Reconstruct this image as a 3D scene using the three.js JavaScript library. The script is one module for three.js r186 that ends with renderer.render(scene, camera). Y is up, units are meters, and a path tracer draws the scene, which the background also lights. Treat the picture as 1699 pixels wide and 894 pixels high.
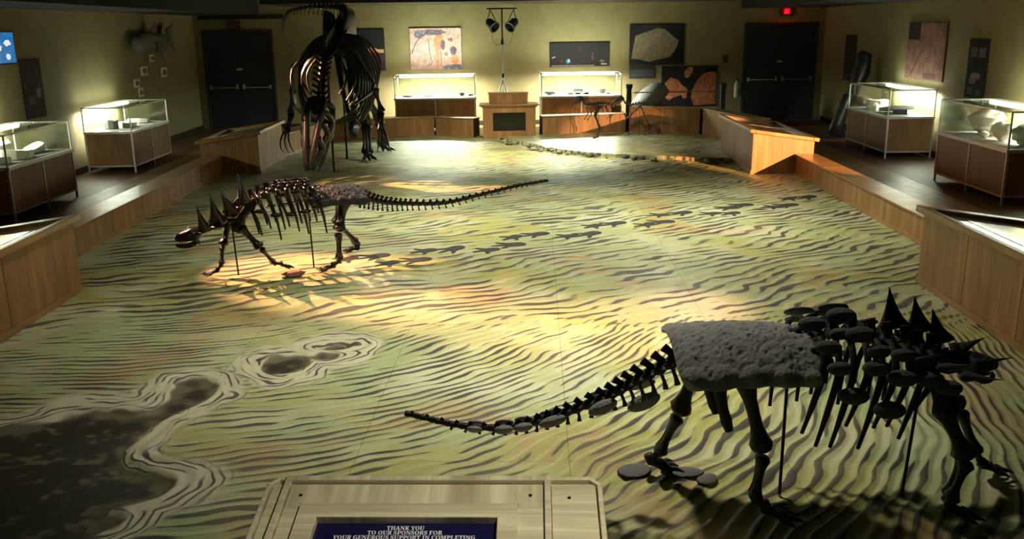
import * as THREE from 'three';
import { RoundedBoxGeometry } from 'three/addons/geometries/RoundedBoxGeometry.js';
import { mergeGeometries } from 'three/addons/utils/BufferGeometryUtils.js';
import { RectAreaLightUniformsLib } from 'three/addons/lights/RectAreaLightUniformsLib.js';

RectAreaLightUniformsLib.init();
const scene = new THREE.Scene();
scene.background = new THREE.Color(0x000000);
const renderer = new THREE.WebGLRenderer({ antialias: true });
renderer.toneMapping = THREE.LinearToneMapping;
renderer.toneMappingExposure = 1.0;
renderer.shadowMap.enabled = true;

// ---------- camera: eye 2.35 m above the exhibit floor, looking down the hall
const D2R = Math.PI / 180;
const camera = new THREE.PerspectiveCamera(33.19, 1699 / 894, 0.05, 80);
camera.position.set(0, 2.35, 0);
camera.rotation.order = 'YXZ';
camera.rotation.set(-15 * D2R, 1.7 * D2R, -0.8 * D2R);

// ---------- light of the hall: [position, target, colour, candela, half angle, penumbra]
const WARM = 0xffb48a, HOUSE = 0xfff5de;
const SPOTS = [
  [[-5.7, 3.1, -10.6], [-2.35, 0.2, -8.75], WARM, 360, 13, 0.5],
  [[-5.7, 3.1, -9.6], [-0.6, 0, -7.4], WARM, 330, 8.5, 0.9],
  [[4.7, 3.1, -10.2], [0.9, 0, -7.2], WARM, 170, 9, 0.9],
  [[-5.7, 3.1, -16.2], [-1.6, 0, -14.0], WARM, 520, 7.5, 0.5],
  [[-5.7, 3.1, -11.4], [-3.52, 0.62, -13.9], WARM, 150, 6, 0.6],
  [[6.85, 1.62, -7.6], [4.0, 0.35, -14.8], 0xffb878, 700, 6.5, 0.35],
];
const HOUSE_LIGHTS = [   // x, z, candela, half angle, aim x, aim z
  [0.3, -6.3, 48, 58, 0.3, -6.4], [-2.6, -7.0, 11, 56, -2.6, -7.0], [-1.6, -11.2, 46, 60, -1.6, -11.2], [1.9, -11.2, 58, 60, 1.9, -11.0], [-0.4, -16.4, 100, 52, -0.4, -17.6]];
const DESK_LIGHT = [0.9, -1.7, 26];
const CASE_LAMP = 125, CASE_GLOW = 15;       // nits of a side vitrine's fluorescent strip and of its tubes
const BACK_LAMP = 400, BACK_GLOW = 100;      // the brighter strips along the back wall
// ---------- helpers
function rng(seed) { let a = seed >>> 0; return () => { a = (a + 0x6D2B79F5) | 0; let t = Math.imul(a ^ (a >>> 15), 1 | a); t = (t + Math.imul(t ^ (t >>> 7), 61 | t)) ^ t; return ((t ^ (t >>> 14)) >>> 0) / 4294967296; }; }
const PERM = (() => { const r = rng(77), p = new Float32Array(65536); for (let i = 0; i < 65536; i++) p[i] = r() * 2 - 1; return p; })();
const GX = new Float32Array(65536), GY = new Float32Array(65536);
for (let i = 0; i < 65536; i++) { const a = PERM[i] * Math.PI; GX[i] = Math.cos(a) * 1.55; GY[i] = Math.sin(a) * 1.55; }
function vn(x, y) {   // gradient noise, about -1 to 1
  const xi = Math.floor(x), yi = Math.floor(y), fx = x - xi, fy = y - yi;
  const u = fx * fx * fx * (fx * (fx * 6 - 15) + 10), v = fy * fy * fy * (fy * (fy * 6 - 15) + 10);
  const a = (xi & 255), b = ((xi + 1) & 255), c = (yi & 255) << 8, d = ((yi + 1) & 255) << 8;
  const i0 = a | c, i1 = b | c, i2 = a | d, i3 = b | d;
  const p = GX[i0] * fx + GY[i0] * fy, q = GX[i1] * (fx - 1) + GY[i1] * fy, s = GX[i2] * fx + GY[i2] * (fy - 1), t = GX[i3] * (fx - 1) + GY[i3] * (fy - 1);
  return (p + (q - p) * u) * (1 - v) + (s + (t - s) * u) * v;
}
const fbm = (x, y) => 0.55 * vn(x, y) + 0.28 * vn(x * 2.1 + 9.7, y * 2.1 + 3.1) + 0.17 * vn(x * 4.3 + 1.3, y * 4.3 + 8.2);
const sst = (a, b, x) => { const t = Math.min(1, Math.max(0, (x - a) / (b - a))); return t * t * (3 - 2 * t); };
const mix = (a, b, t) => a + (b - a) * t;
const V = (x, y, z) => new THREE.Vector3(x, y, z);
const used = new Map();
function numbered(name) { const n = used.get(name) || 0; used.set(name, n + 1); return n ? `${name}_${String(n).padStart(3, '0')}` : name; }
function mesh(name, geo, mat, parent) {
  const m = new THREE.Mesh(Array.isArray(geo) ? merge(geo) : geo, mat);
  m.castShadow = m.receiveShadow = true;
  m.name = parent ? name : numbered(name);
  (parent || scene).add(m);
  return m;
}
function merge(list) {
  const out = list.map(g => { const h = g.index ? g.toNonIndexed() : g; for (const k of Object.keys(h.attributes)) if (!['position', 'normal', 'uv'].includes(k)) h.deleteAttribute(k); return h; });
  return out.length === 1 ? out[0] : mergeGeometries(out);
}
function thing(name, label, category, [x, y, z] = [0, 0, 0], turn = 0, group) {
  const o = new THREE.Group(); o.name = numbered(name); o.position.set(x, y, z); o.rotation.y = turn;
  o.userData = { label, category }; if (group) o.userData.group = group;
  scene.add(o); return o;
}
function struct(name, label, pos = [0, 0, 0], turn = 0) {
  const o = new THREE.Group(); o.name = name; o.position.set(...pos); o.rotation.y = turn;
  o.userData = { kind: 'structure', label, category: name.split('_')[0] }; scene.add(o); return o;
}
function metreUV(g, swap) {
  const p = g.attributes.position, n = g.attributes.normal, uv = new Float32Array(p.count * 2);
  for (let i = 0; i < p.count; i++) {
    const ax = Math.abs(n.getX(i)), ay = Math.abs(n.getY(i)), az = Math.abs(n.getZ(i)), x = p.getX(i), y = p.getY(i), z = p.getZ(i);
    let u, v;
    if (ay >= ax && ay >= az) { u = z; v = x; } else if (ax >= az) { u = z; v = y; } else { u = x; v = y; }
    if (swap) [u, v] = [v, u];
    uv[2 * i] = u; uv[2 * i + 1] = v;
  }
  g.setAttribute('uv', new THREE.BufferAttribute(uv, 2)); return g;
}
// box by its corner ranges, edges rounded by r
function bx(x0, x1, y0, y1, z0, z1, r = 0.006, swap) {
  const w = x1 - x0, h = y1 - y0, d = z1 - z0, rr = Math.min(r, w * .45, h * .45, d * .45);
  const g = rr > 0.0005 ? new RoundedBoxGeometry(w, h, d, 1, rr) : new THREE.BoxGeometry(w, h, d);
  g.translate((x0 + x1) / 2, (y0 + y1) / 2, (z0 + z1) / 2);
  return metreUV(g.index ? g.toNonIndexed() : g, swap);
}
// extruded polygon in x-z (ground plan) between two heights
function plan(poly, y0, y1) {
  const s = new THREE.Shape(poly.map(([x, z]) => new THREE.Vector2(x, -z)));
  const g = new THREE.ExtrudeGeometry(s, { depth: y1 - y0, bevelEnabled: false });
  g.rotateX(-Math.PI / 2); g.translate(0, y0, 0); return metreUV(g);
}
// extruded profile given in (z, y), running from x0 to x1
function profile(poly, x0, x1) {
  const s = new THREE.Shape(poly.map(([z, y]) => new THREE.Vector2(-z, y)));
  const g = new THREE.ExtrudeGeometry(s, { depth: x1 - x0, bevelEnabled: false });
  g.rotateY(Math.PI / 2); g.translate(x0, 0, 0); return metreUV(g);
}
// a loft of elliptic rings along points: radii[i] = [across, along hint]
function loft(pts, radii, hint, seg = 8) {
  const n = pts.length, pos = [], idx = [], uv = [];
  let h = hint || V(0, 1, 0), len = 0;
  for (let i = 0; i < n; i++) {
    const t = V().subVectors(pts[Math.min(n - 1, i + 1)], pts[Math.max(0, i - 1)]).normalize();
    if (Math.abs(t.dot(h)) > 0.97) h = Math.abs(t.x) < .8 ? V(1, 0, 0) : V(0, 0, 1);
    const side = V().crossVectors(h, t).normalize(), up = V().crossVectors(t, side);
    if (i) len += pts[i].distanceTo(pts[i - 1]);
    const r = radii[i];
    for (let k = 0; k < seg; k++) {
      const a = k / seg * Math.PI * 2, c = Math.cos(a) * r[0], s = Math.sin(a) * r[1];
      pos.push(pts[i].x + side.x * c + up.x * s, pts[i].y + side.y * c + up.y * s, pts[i].z + side.z * c + up.z * s);
      uv.push(k / seg * .3, len);
    }
  }
  for (let i = 0; i < n - 1; i++) for (let k = 0; k < seg; k++) {
    const a = i * seg + k, b = i * seg + (k + 1) % seg, c = a + seg, d = b + seg;
    idx.push(a, b, c, b, d, c);
  }
  for (const e of [0, n - 1]) {
    const ci = pos.length / 3; pos.push(pts[e].x, pts[e].y, pts[e].z); uv.push(.15, e ? len : 0);
    for (let k = 0; k < seg; k++) { const a = e * seg + k, b = e * seg + (k + 1) % seg; e ? idx.push(a, b, ci) : idx.push(b, a, ci); }
  }
  const g = new THREE.BufferGeometry();
  g.setAttribute('position', new THREE.Float32BufferAttribute(pos, 3));
  g.setAttribute('uv', new THREE.Float32BufferAttribute(uv, 2));
  g.setIndex(idx); g.computeVertexNormals();
  return g;
}
const spar = (a, b, ra, rb, hint, seg = 6) => loft([a, V().lerpVectors(a, b, .5), b], [ra, [(ra[0] + rb[0]) * .48, (ra[1] + rb[1]) * .48], rb], hint, seg);
const rod = (a, b, r, seg = 7) => loft([a, b], [[r, r], [r, r]], V(.3, .2, .9), seg);
function curve(pts, n) { const c = new THREE.CatmullRomCurve3(pts); return Array.from({ length: n }, (_, i) => c.getPoint(i / (n - 1))); }
// a limb bone with a slim shaft and knuckled ends
function longBone(a, b, r, hint = V(1, 0, 0), seg = 9) {
  const T = [0, .03, .09, .18, .32, .5, .68, .82, .91, .97, 1], R = [.45, 1, 1.25, .95, .66, .55, .62, .92, 1.25, 1.02, .4];
  return loft(T.map(t => V().lerpVectors(a, b, t)), R.map((q, i) => { const e = Math.abs(T[i] - .5) * 2; return [q * r * (1 - .18 * e), q * r * (1 + .2 * e)]; }), hint, seg);
}
// strut along a polyline with tapering radii
function strut(pts, r0, r1, n = 9, seg = 6, flat = 1) {
  const c = curve(pts, n); return loft(c, c.map((_, i) => { const q = mix(r0, r1, i / (n - 1)); return [q, q * flat]; }), V(.1, .2, 1), seg);
}
// one vertebra: spool-shaped body, spine, side processes, chevron
function vertebra(c, t, s, o = {}) {
  const up0 = V(0, 1, 0), side = V().crossVectors(t, up0).normalize(), up = V().crossVectors(side, t).normalize();
  const at = (f, u, w) => V().copy(c).addScaledVector(t, f * s).addScaledVector(up, u * s).addScaledVector(side, w * s);
  const L = o.len || .46, parts = [loft([-1, -.75, 0, .75, 1].map(q => at(q * L, 0, 0)), [.3, .42, .3, .42, .3].map(q => [q * s, q * s]), up, 7)];
  if (o.spine) parts.push(loft([at(0, .2, 0), at(-.1, .2 + o.spine * .5, 0), at(-.28, .2 + o.spine, 0)], [[.1 * s, .34 * s], [.08 * s, .24 * s], [.13 * s, .3 * s]], t, 6));
  if (o.trans) for (const w of [-1, 1]) parts.push(loft([at(0, .12, .2 * w), at(-.05, .2, o.trans * .6 * w), at(-.18, .2 + (o.lift || 0), o.trans * w)], [[.2 * s, .12 * s], [.13 * s, .09 * s], [.17 * s, .1 * s]], up, 5));
  if (o.chev) parts.push(loft([at(-.4, -.25, 0), at(-.5, -.25 - o.chev * .6, 0), at(-.62, -.25 - o.chev, 0)], [[.08 * s, .12 * s], [.08 * s, .12 * s], [.1 * s, .2 * s]], t, 5));
  return merge(parts);
}
// oval keeled armour plate lying across normal n, long axis along d
function plate(c, n, d, a, b, h) {
  const nn = n.clone().normalize(), dd = d.clone().addScaledVector(nn, -d.dot(nn)).normalize(), ss = V().crossVectors(nn, dd);
  const pos = [], idx = [], uv = [], S = 14, rings = [[0, -.35], [.7, -.3], [1, 0], [.9, .4], [.55, .75], [0, 1]];
  rings.forEach(([r, u]) => { for (let k = 0; k < S; k++) {
    const q = k / S * Math.PI * 2, x = Math.cos(q) * r, y = Math.sin(q) * r, keel = u > .3 ? .35 * (1 - Math.abs(y)) : 0;
    const p = c.clone().addScaledVector(dd, x * a).addScaledVector(ss, y * b).addScaledVector(nn, (u + keel) * h);
    pos.push(p.x, p.y, p.z); uv.push(x * a, y * b); } });
  for (let i = 0; i < rings.length - 1; i++) for (let k = 0; k < S; k++) { const A = i * S + k, B = i * S + (k + 1) % S; idx.push(A, B, A + S, B, B + S, A + S); }
  const g = new THREE.BufferGeometry();
  g.setAttribute('position', new THREE.Float32BufferAttribute(pos, 3)); g.setAttribute('uv', new THREE.Float32BufferAttribute(uv, 2)); g.setIndex(idx); g.computeVertexNormals(); return g;
}
// tall flat armour spike with a flared foot, its blade facing across d
function spike(base, tip, wide, thick, d) {
  const T = [0, .08, .2, .4, .62, .84, 1], Wd = [1, .92, .7, .45, .26, .11, .02];
  return loft(T.map(t => V().lerpVectors(base, tip, t)), Wd.map(q => [q * thick, q * wide]), d, 8);
}
// a lumpy closed stone or cast: radii a, b, c, seeded
function lump(a, b, c, seed, rough = .25, det = 3) {
  const g = new THREE.IcosahedronGeometry(1, det), p = g.attributes.position;
  for (let i = 0; i < p.count; i++) {
    const x = p.getX(i), y = p.getY(i), z = p.getZ(i);
    const q = 1 + rough * (vn(x * 1.6 + seed * 7.3, y * 1.6 + z * 1.1 + seed) + .5 * vn(x * 3.7 + z * 2 + seed, y * 3.9 + seed * 3));
    p.setXYZ(i, x * a * q, y * b * q, z * c * q);
  }
  g.computeVertexNormals(); return metreUV(smooth(g));
}
function smooth(g) {   // shared normals for points that coincide
  const p = g.attributes.position, n = g.attributes.normal, m = new Map();
  const key = i => `${Math.round(p.getX(i) * 1e4)},${Math.round(p.getY(i) * 1e4)},${Math.round(p.getZ(i) * 1e4)}`;
  for (let i = 0; i < p.count; i++) { const k = key(i), v = m.get(k) || V(0, 0, 0); v.x += n.getX(i); v.y += n.getY(i); v.z += n.getZ(i); m.set(k, v); }
  for (let i = 0; i < p.count; i++) { const v = m.get(key(i)); const l = v.length() || 1; n.setXYZ(i, v.x / l, v.y / l, v.z / l); }
  return g;
}
function dataTex(w, h, fn, srgb = true, repeat) {
  const d = new Uint8Array(w * h * 4), o = [0, 0, 0];
  for (let j = 0; j < h; j++) for (let i = 0; i < w; i++) { fn(i, j, o); const k = (j * w + i) * 4; d[k] = o[0]; d[k + 1] = o[1]; d[k + 2] = o[2]; d[k + 3] = 255; }
  const t = new THREE.DataTexture(d, w, h, THREE.RGBAFormat);
  t.wrapS = t.wrapT = repeat === false ? THREE.ClampToEdgeWrapping : THREE.RepeatWrapping;
  t.magFilter = THREE.LinearFilter; t.minFilter = THREE.LinearFilter;
  if (srgb) t.colorSpace = THREE.SRGBColorSpace; t.needsUpdate = true; return t;
}
function tileN(i, j, w, h, fx, fy, s) {   // noise that repeats over w by h
  const x = i / w * fx, y = j / h * fy, xi = Math.floor(x), yi = Math.floor(y), u0 = x - xi, v0 = y - yi, u = u0 * u0 * (3 - 2 * u0), v = v0 * v0 * (3 - 2 * v0);
  const P = (a, b) => PERM[(((a % fx) + s * 17) & 255) | ((((b % fy) + s * 31) & 255) << 8)];
  return (P(xi, yi) * (1 - u) + P(xi + 1, yi) * u) * (1 - v) + (P(xi, yi + 1) * (1 - u) + P(xi + 1, yi + 1) * u) * v;
}
function canvasTex(w, h, draw) {
  const c = document.createElement('canvas'); c.width = w; c.height = h; draw(c.getContext('2d'), w, h);
  const t = new THREE.CanvasTexture(c); t.colorSpace = THREE.SRGBColorSpace; return t;
}

// ---------- materials
function woodTex(base, dark, seed) {   // one metre square, grain upright
  return dataTex(512, 512, (i, j, o) => {
    const n = tileN(i, j, 512, 512, 9, 2, seed) * .55 + tileN(i, j, 512, 512, 48, 3, seed + 1) * .5 + tileN(i, j, 512, 512, 160, 6, seed + 2) * .35;
    const q = Math.min(1, Math.max(0, .38 + n * .55));
    for (let k = 0; k < 3; k++) o[k] = mix(base[k], dark[k], q);
  });
}
const std = (o) => new THREE.MeshStandardMaterial(o);
const M = {
  oak: std({ map: woodTex([192, 146, 94], [142, 100, 56], 1), roughness: .42 }),
  oakCap: std({ map: woodTex([196, 156, 98], [148, 106, 58], 4), roughness: .3 }),
  veneer: std({ map: woodTex([150, 112, 60], [104, 72, 34], 7), roughness: .45 }),
  paleOak: std({ map: woodTex([214, 208, 176], [156, 148, 116], 11), roughness: .36 }),
  groove: std({ color: 0x2b1a0e, roughness: .8 }),
  alu: std({ color: 0xb9bab4, roughness: .38, metalness: .75 }),
  steel: std({ color: 0x8e8e8a, roughness: .35, metalness: .9 }),
  felt: std({ color: 0x84857f, roughness: .95 }),
  linen: std({ color: 0xcfcdc4, roughness: .95 }),
  white: std({ color: 0xe9e7dc, roughness: .7 }),
  paper: std({ color: 0xf0eddf, roughness: .8 }),
  black: std({ color: 0x101012, roughness: .5 }),
  blackGloss: std({ color: 0x0a0b0e, roughness: .18 }),
  door: std({ color: 0x16181c, roughness: .55 }),
  doorFrame: std({ color: 0x2a2620, roughness: .55 }),
  ceiling: std({ color: 0x14110e, roughness: .9 }),
  fascia: std({ color: 0x2c2118, roughness: .85 }),
  base: std({ color: 0x1e1a16, roughness: .7 }),
  glass: new THREE.MeshPhysicalMaterial({ color: 0xf4fbf6, roughness: 0.02, transmission: 1, thickness: 0, ior: 1.5 }),
  lamp: std({ color: 0xffffff, emissive: 0xfffaea, emissiveIntensity: CASE_GLOW }),
  lampBack: std({ color: 0xffffff, emissive: 0xfffaea, emissiveIntensity: BACK_GLOW }),
  plateGrey: std({ color: 0x8d8d86, roughness: .85 }),
};
{
  const bump = dataTex(256, 256, (i, j, o) => { const q = 128 + 70 * (tileN(i, j, 256, 256, 24, 24, 3) + .6 * tileN(i, j, 256, 256, 64, 64, 5)); o[0] = o[1] = o[2] = Math.max(0, Math.min(255, q)); }, false);
  bump.repeat.set(4, 4);
  M.bone = std({ color: 0x1a1614, roughness: .25, bumpMap: bump, bumpScale: .0015 });
  M.boneDark = std({ color: 0x292726, roughness: .55, bumpMap: bump, bumpScale: .004 });
  M.boneBlack = std({ color: 0x242120, roughness: .36, bumpMap: bump, bumpScale: .002 });
  M.armourSpike = std({ color: 0x464648, roughness: .8, bumpMap: bump, bumpScale: .004 });
  M.armour = std({ color: 0x6a6a6c, roughness: .8, bumpMap: bump, bumpScale: .004 });
  M.armourGrey = std({ color: 0xa4a4a2, roughness: .85, bumpMap: bump, bumpScale: .004 });
  M.cast = std({ color: 0xe6e0cc, roughness: .75, bumpMap: bump, bumpScale: .005 });
  M.greyRock = std({ color: 0x80807e, roughness: .9, bumpMap: bump, bumpScale: .006 });
  M.plaster = std({ map: dataTex(512, 512, (i, j, o) => { const n = tileN(i, j, 512, 512, 6, 6, 2) * 5 + tileN(i, j, 512, 512, 90, 90, 6) * 5; o[0] = 136 + n; o[1] = 129 + n; o[2] = 88 + n; }), roughness: .8 });
  M.aisle = std({ map: dataTex(512, 512, (i, j, o) => { const n = tileN(i, j, 512, 512, 3, 40, 9) * 14 + tileN(i, j, 512, 512, 10, 10, 12) * 10 + tileN(i, j, 512, 512, 120, 160, 3) * 8; o[0] = 142 + n; o[1] = 112 + n; o[2] = 66 + n * .8; }), roughness: .42 });
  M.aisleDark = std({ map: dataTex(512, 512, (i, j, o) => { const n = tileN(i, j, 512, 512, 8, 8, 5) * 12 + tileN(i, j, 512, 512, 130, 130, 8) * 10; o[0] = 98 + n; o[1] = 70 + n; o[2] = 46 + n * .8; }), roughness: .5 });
}
// ---------- frames of the hall: left side, right side and back wall run at slightly different angles
const LEFT_T = 93.1 * D2R, LA = [-.0541, -.9985], LO = [-.9985, .0541];
const left = (u, v, y = 0) => [-4.36 + LA[0] * v + LO[0] * u, y, -8.2 + LA[1] * v + LO[1] * u];   // u outward from the pit, v towards the back
const RIGHT_T = -90 * D2R;
const BACK_T = 3 * D2R, BC = Math.cos(BACK_T), BS = Math.sin(BACK_T);
const back = (u, w, y = 0) => [u * BC + w * BS, y, -22.78 - u * BS + w * BC];                      // u along the wall, w out from it
const LWALL = 3.14, RWALL = 7.08;

// ---------- pit floor: cast of a rippled mud flat laid in panels
const LAKE = [[-3.9, -4.9], [-3.5, -5.02], [-3.24, -5.19], [-3.0, -5.38], [-2.57, -5.36], [-2.5, -5.5], [-2.5, -5.72], [-2.52, -5.91], [-2.39, -5.95], [-2.25, -5.86], [-2.2, -5.67], [-2.25, -5.5], [-2.34, -5.34], [-2.39, -5.22], [-2.42, -5.0], [-2.41, -4.76], [-2.35, -4.67], [-2.18, -4.54], [-2.01, -4.45], [-2.01, -4.29], [-2.15, -4.18], [-2.22, -4.13], [-2.11, -4.03], [-2.18, -3.91], [-2.23, -3.8], [-2.24, -3.3], [-3.9, -3.0]];
const LAKE_PTS = new THREE.CatmullRomCurve3(LAKE.map(([x, z]) => V(x, 0, z)), true).getPoints(70).slice(0, -1).map(p => [p.x, p.z]);
const PONDS = [[-1.89, -6.22, .18, .2], [-1.59, -6.6, .13, .09], [-1.6, -6.37, .1, .07]];
const PRINTS = [[-1.54, -9.15], [-1.25, -9.27], [-1.21, -9.68], [-0.92, -9.77], [-0.52, -9.69], [-0.26, -9.93], [-0.27, -10.32], [0.02, -10.46], [0.38, -10.34], [0.64, -10.47], [0.71, -10.91], [0.99, -11.04], [1.36, -10.94], [1.59, -11.1], [1.61, -11.52], [1.91, -11.66], [2.28, -11.59], [2.58, -11.96], [2.54, -11.6], [2.81, -12.15], [3.19, -11.99], [3.41, -12.12], [3.54, -12.6], [3.83, -12.7], [-2.02, -9.33], [-1.72, -9.45]];
function lakeDist(x, z) {   // < 0 inside the mud pools, metres
  let best = 9;
  if (x < -1 && z > -7.4) {
    let inside = false; best = 81;
    for (let i = 0, j = LAKE_PTS.length - 1; i < LAKE_PTS.length; j = i++) {
      const [ax, az] = LAKE_PTS[i], [bx_, bz] = LAKE_PTS[j], ex = bx_ - ax, ez = bz - az, px = x - ax, pz = z - az;
      const t = Math.max(0, Math.min(1, (px * ex + pz * ez) / (ex * ex + ez * ez))), dx = px - ex * t, dz = pz - ez * t;
      best = Math.min(best, dx * dx + dz * dz);
      if ((az > z) !== (bz > z) && x < (bx_ - ax) * (z - az) / (bz - az) + ax) inside = !inside;
    }
    best = Math.sqrt(best) * (inside ? -1 : 1);
    for (const [cx, cz, rx, rz] of PONDS) { const q = Math.hypot((x - cx) / rx, (z - cz) / rz); best = Math.min(best, (q - 1) * Math.min(rx, rz)); }
  }
  return best;
}
function printNear(x, z) { let b = 9; for (const [px, pz] of PRINTS) b = Math.min(b, (x - px) ** 2 + (z - pz) ** 2); return Math.sqrt(b); }
// two ripple trains meet across the middle of the flat; phases in waves
const RP = { p: 0, r: 0 };
function ripple(x, z) {
  const w = 1.3 * vn(x * .6 + 3, z * .7) + .6 * vn(x * 1.7, z * 2.1 + 5) + .25 * vn(x * 4.4 + 7, z * 5.2);
  const q = z + 5.5, near = 8.2 * q + 8 * x + 1.15 * x * x - 1.6 * x * q + w, far = 5.4 * z + 3.2 * x + .12 * x * x + w * .9;
  const m = sst(-6.6, -7.6, z + .5 * vn(x * .9 + 50, z * .9)), T = Math.PI * 2;
  RP.p = m < .5 ? near : far; RP.r = mix(Math.sin(near * T), Math.sin(far * T), m);
  return RP;
}
function ridge(x, z) { return ripple(x, z).r; }
function floorHeight(x, z) {
  const amp = mix(.007, .009, sst(-6.5, -8, z)) * (.45 + .55 * sst(-.5, .4, vn(x * .8 + 40, z * .8))) * mix(1, .55, sst(-9, -16, z));
  let h = ridge(x, z) * amp;
  const d = lakeDist(x, z);
  if (d < .5) { h *= sst(.1, .4, d); h -= .03 * (1 - sst(-.06, .05, d)); if (d > -.02) h += .006 * Math.sin(d * 62 + 2 * vn(x * 3, z * 3)) * (1 - sst(.12, .3, d)); }
  if (x > -2.4 && z < -8.8 && z > -13) h *= sst(.17, .3, printNear(x, z));
  return -.022 + h;
}
const PALE = [218, 224, 192], SAGE = [182, 194, 140], YEL = [190, 188, 102], OCH = [182, 146, 94], GREY = [76, 75, 69], MUD = [52, 50, 38];
function floorColour(x, z, o) {
  const big = vn(x * .55 + 11, z * .55 + 4) + .45 * vn(x * 1.7, z * 1.7), mid = fbm(x * 3.1 + 5, z * 3.1), fine = vn(x * 34, z * 34) * .5 + vn(x * 90, z * 90) * .5;
  const y = sst(-.3, .6, big + .5 * mid), och = sst(.15, .75, vn(x * .9 + 70, z * .9 + 20) + .8 * mid - .05) * .65, pal = sst(-.1, .6, vn(x * 1.1 + 31, z * 1.1 + 90) + .6 * mid);
  const rp = ripple(x, z), ph0 = rp.p, r = rp.r, al = .8 * x - .6 * z;
  const lens = r + .9 * vn(al * 2.6 + 8, ph0 * .45 + 2) + .35 * vn(al * 7 + 3, ph0 * 1.1) + .5 * vn(x * 1.1 + 19, z * 1.1 + 33) - .36;
  let g = sst(.1, .55, lens) * (.74 + .24 * sst(-.4, .4, vn(x * 2.2 + 60, z * 2.2)));
  const rim = sst(-.5, -.95, r) * sst(-.6, .3, vn(al * 1.9 + 40, ph0 * .6)) * .5;
  if (x > -2.4 && z < -8.8 && z > -13) g *= sst(.15, .28, printNear(x, z));
  const d = lakeDist(x, z), near = d < .7;
  let band = 0, mud = 0, line = 0;
  if (near) {
    const dd = d + .05 * vn(x * 3.1, z * 3.1) + .025 * vn(x * 8, z * 8), w = .2 + .09 * vn(x * 1.5, z * 1.5 + 7);
    g *= sst(w * .7, w * 1.5, dd); band = 1 - sst(w * .8, w * 1.3, dd); mud = 1 - sst(-.02, .012, dd);
    const ph = dd / .058 + .6 * vn(x * 4, z * 4);
    line = band * sst(.4, .8, Math.sin(ph * Math.PI * 2)) * sst(-.35, .1, vn(x * 4.6 + 9, z * 4.6));
  }
  const silt = near ? sst(.05, .55, fbm(x * 4.6 + 3, z * 5.4 + 1) + .45 * vn(x * 15, z * 18)) : 0;
  for (let k = 0; k < 3; k++) {
    let c = mix(mix(SAGE[k], YEL[k], y * .8), PALE[k], pal * .6);
    c = mix(c, OCH[k], och * (1 - pal * .5)); c = mix(c, PALE[k], rim);
    c = mix(c, GREY[k] + 10 * mid, g);
    if (near) { c = mix(c, [222, 222, 188][k], band * .95); c = mix(c, GREY[k], line * .9); c = mix(c, mix(mix(MUD[k], [118, 116, 86][k], sst(-.13, -.01, d + .1 * vn(x * 7, z * 7 + 3))), [112, 110, 84][k], silt), mud); }
    o[k] = Math.max(0, Math.min(255, c + fine * 9 + mid * 8));
  }
}
const ATLAS = [   // x0, x1, z0, z1, width, height
  [-5.93, .17, -7.1, -2.2, 2048, 1900], [.17, 4.75, -7.1, -2.2, 2048, 2048], [-5.93, 4.75, -11.98, -7.1, 2048, 1400], [-5.93, 4.75, -21.8, -11.98, 1400, 1400],
].map(([x0, x1, z0, z1, w, h]) => {
  const t = dataTex(w, h, (i, j, o) => floorColour(x0 + (i + .5) / w * (x1 - x0), z0 + (j + .5) / h * (z1 - z0), o), true, false);
  return { x0, x1, z0, z1, mat: std({ map: t, roughness: .5 }) };
});
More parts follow.
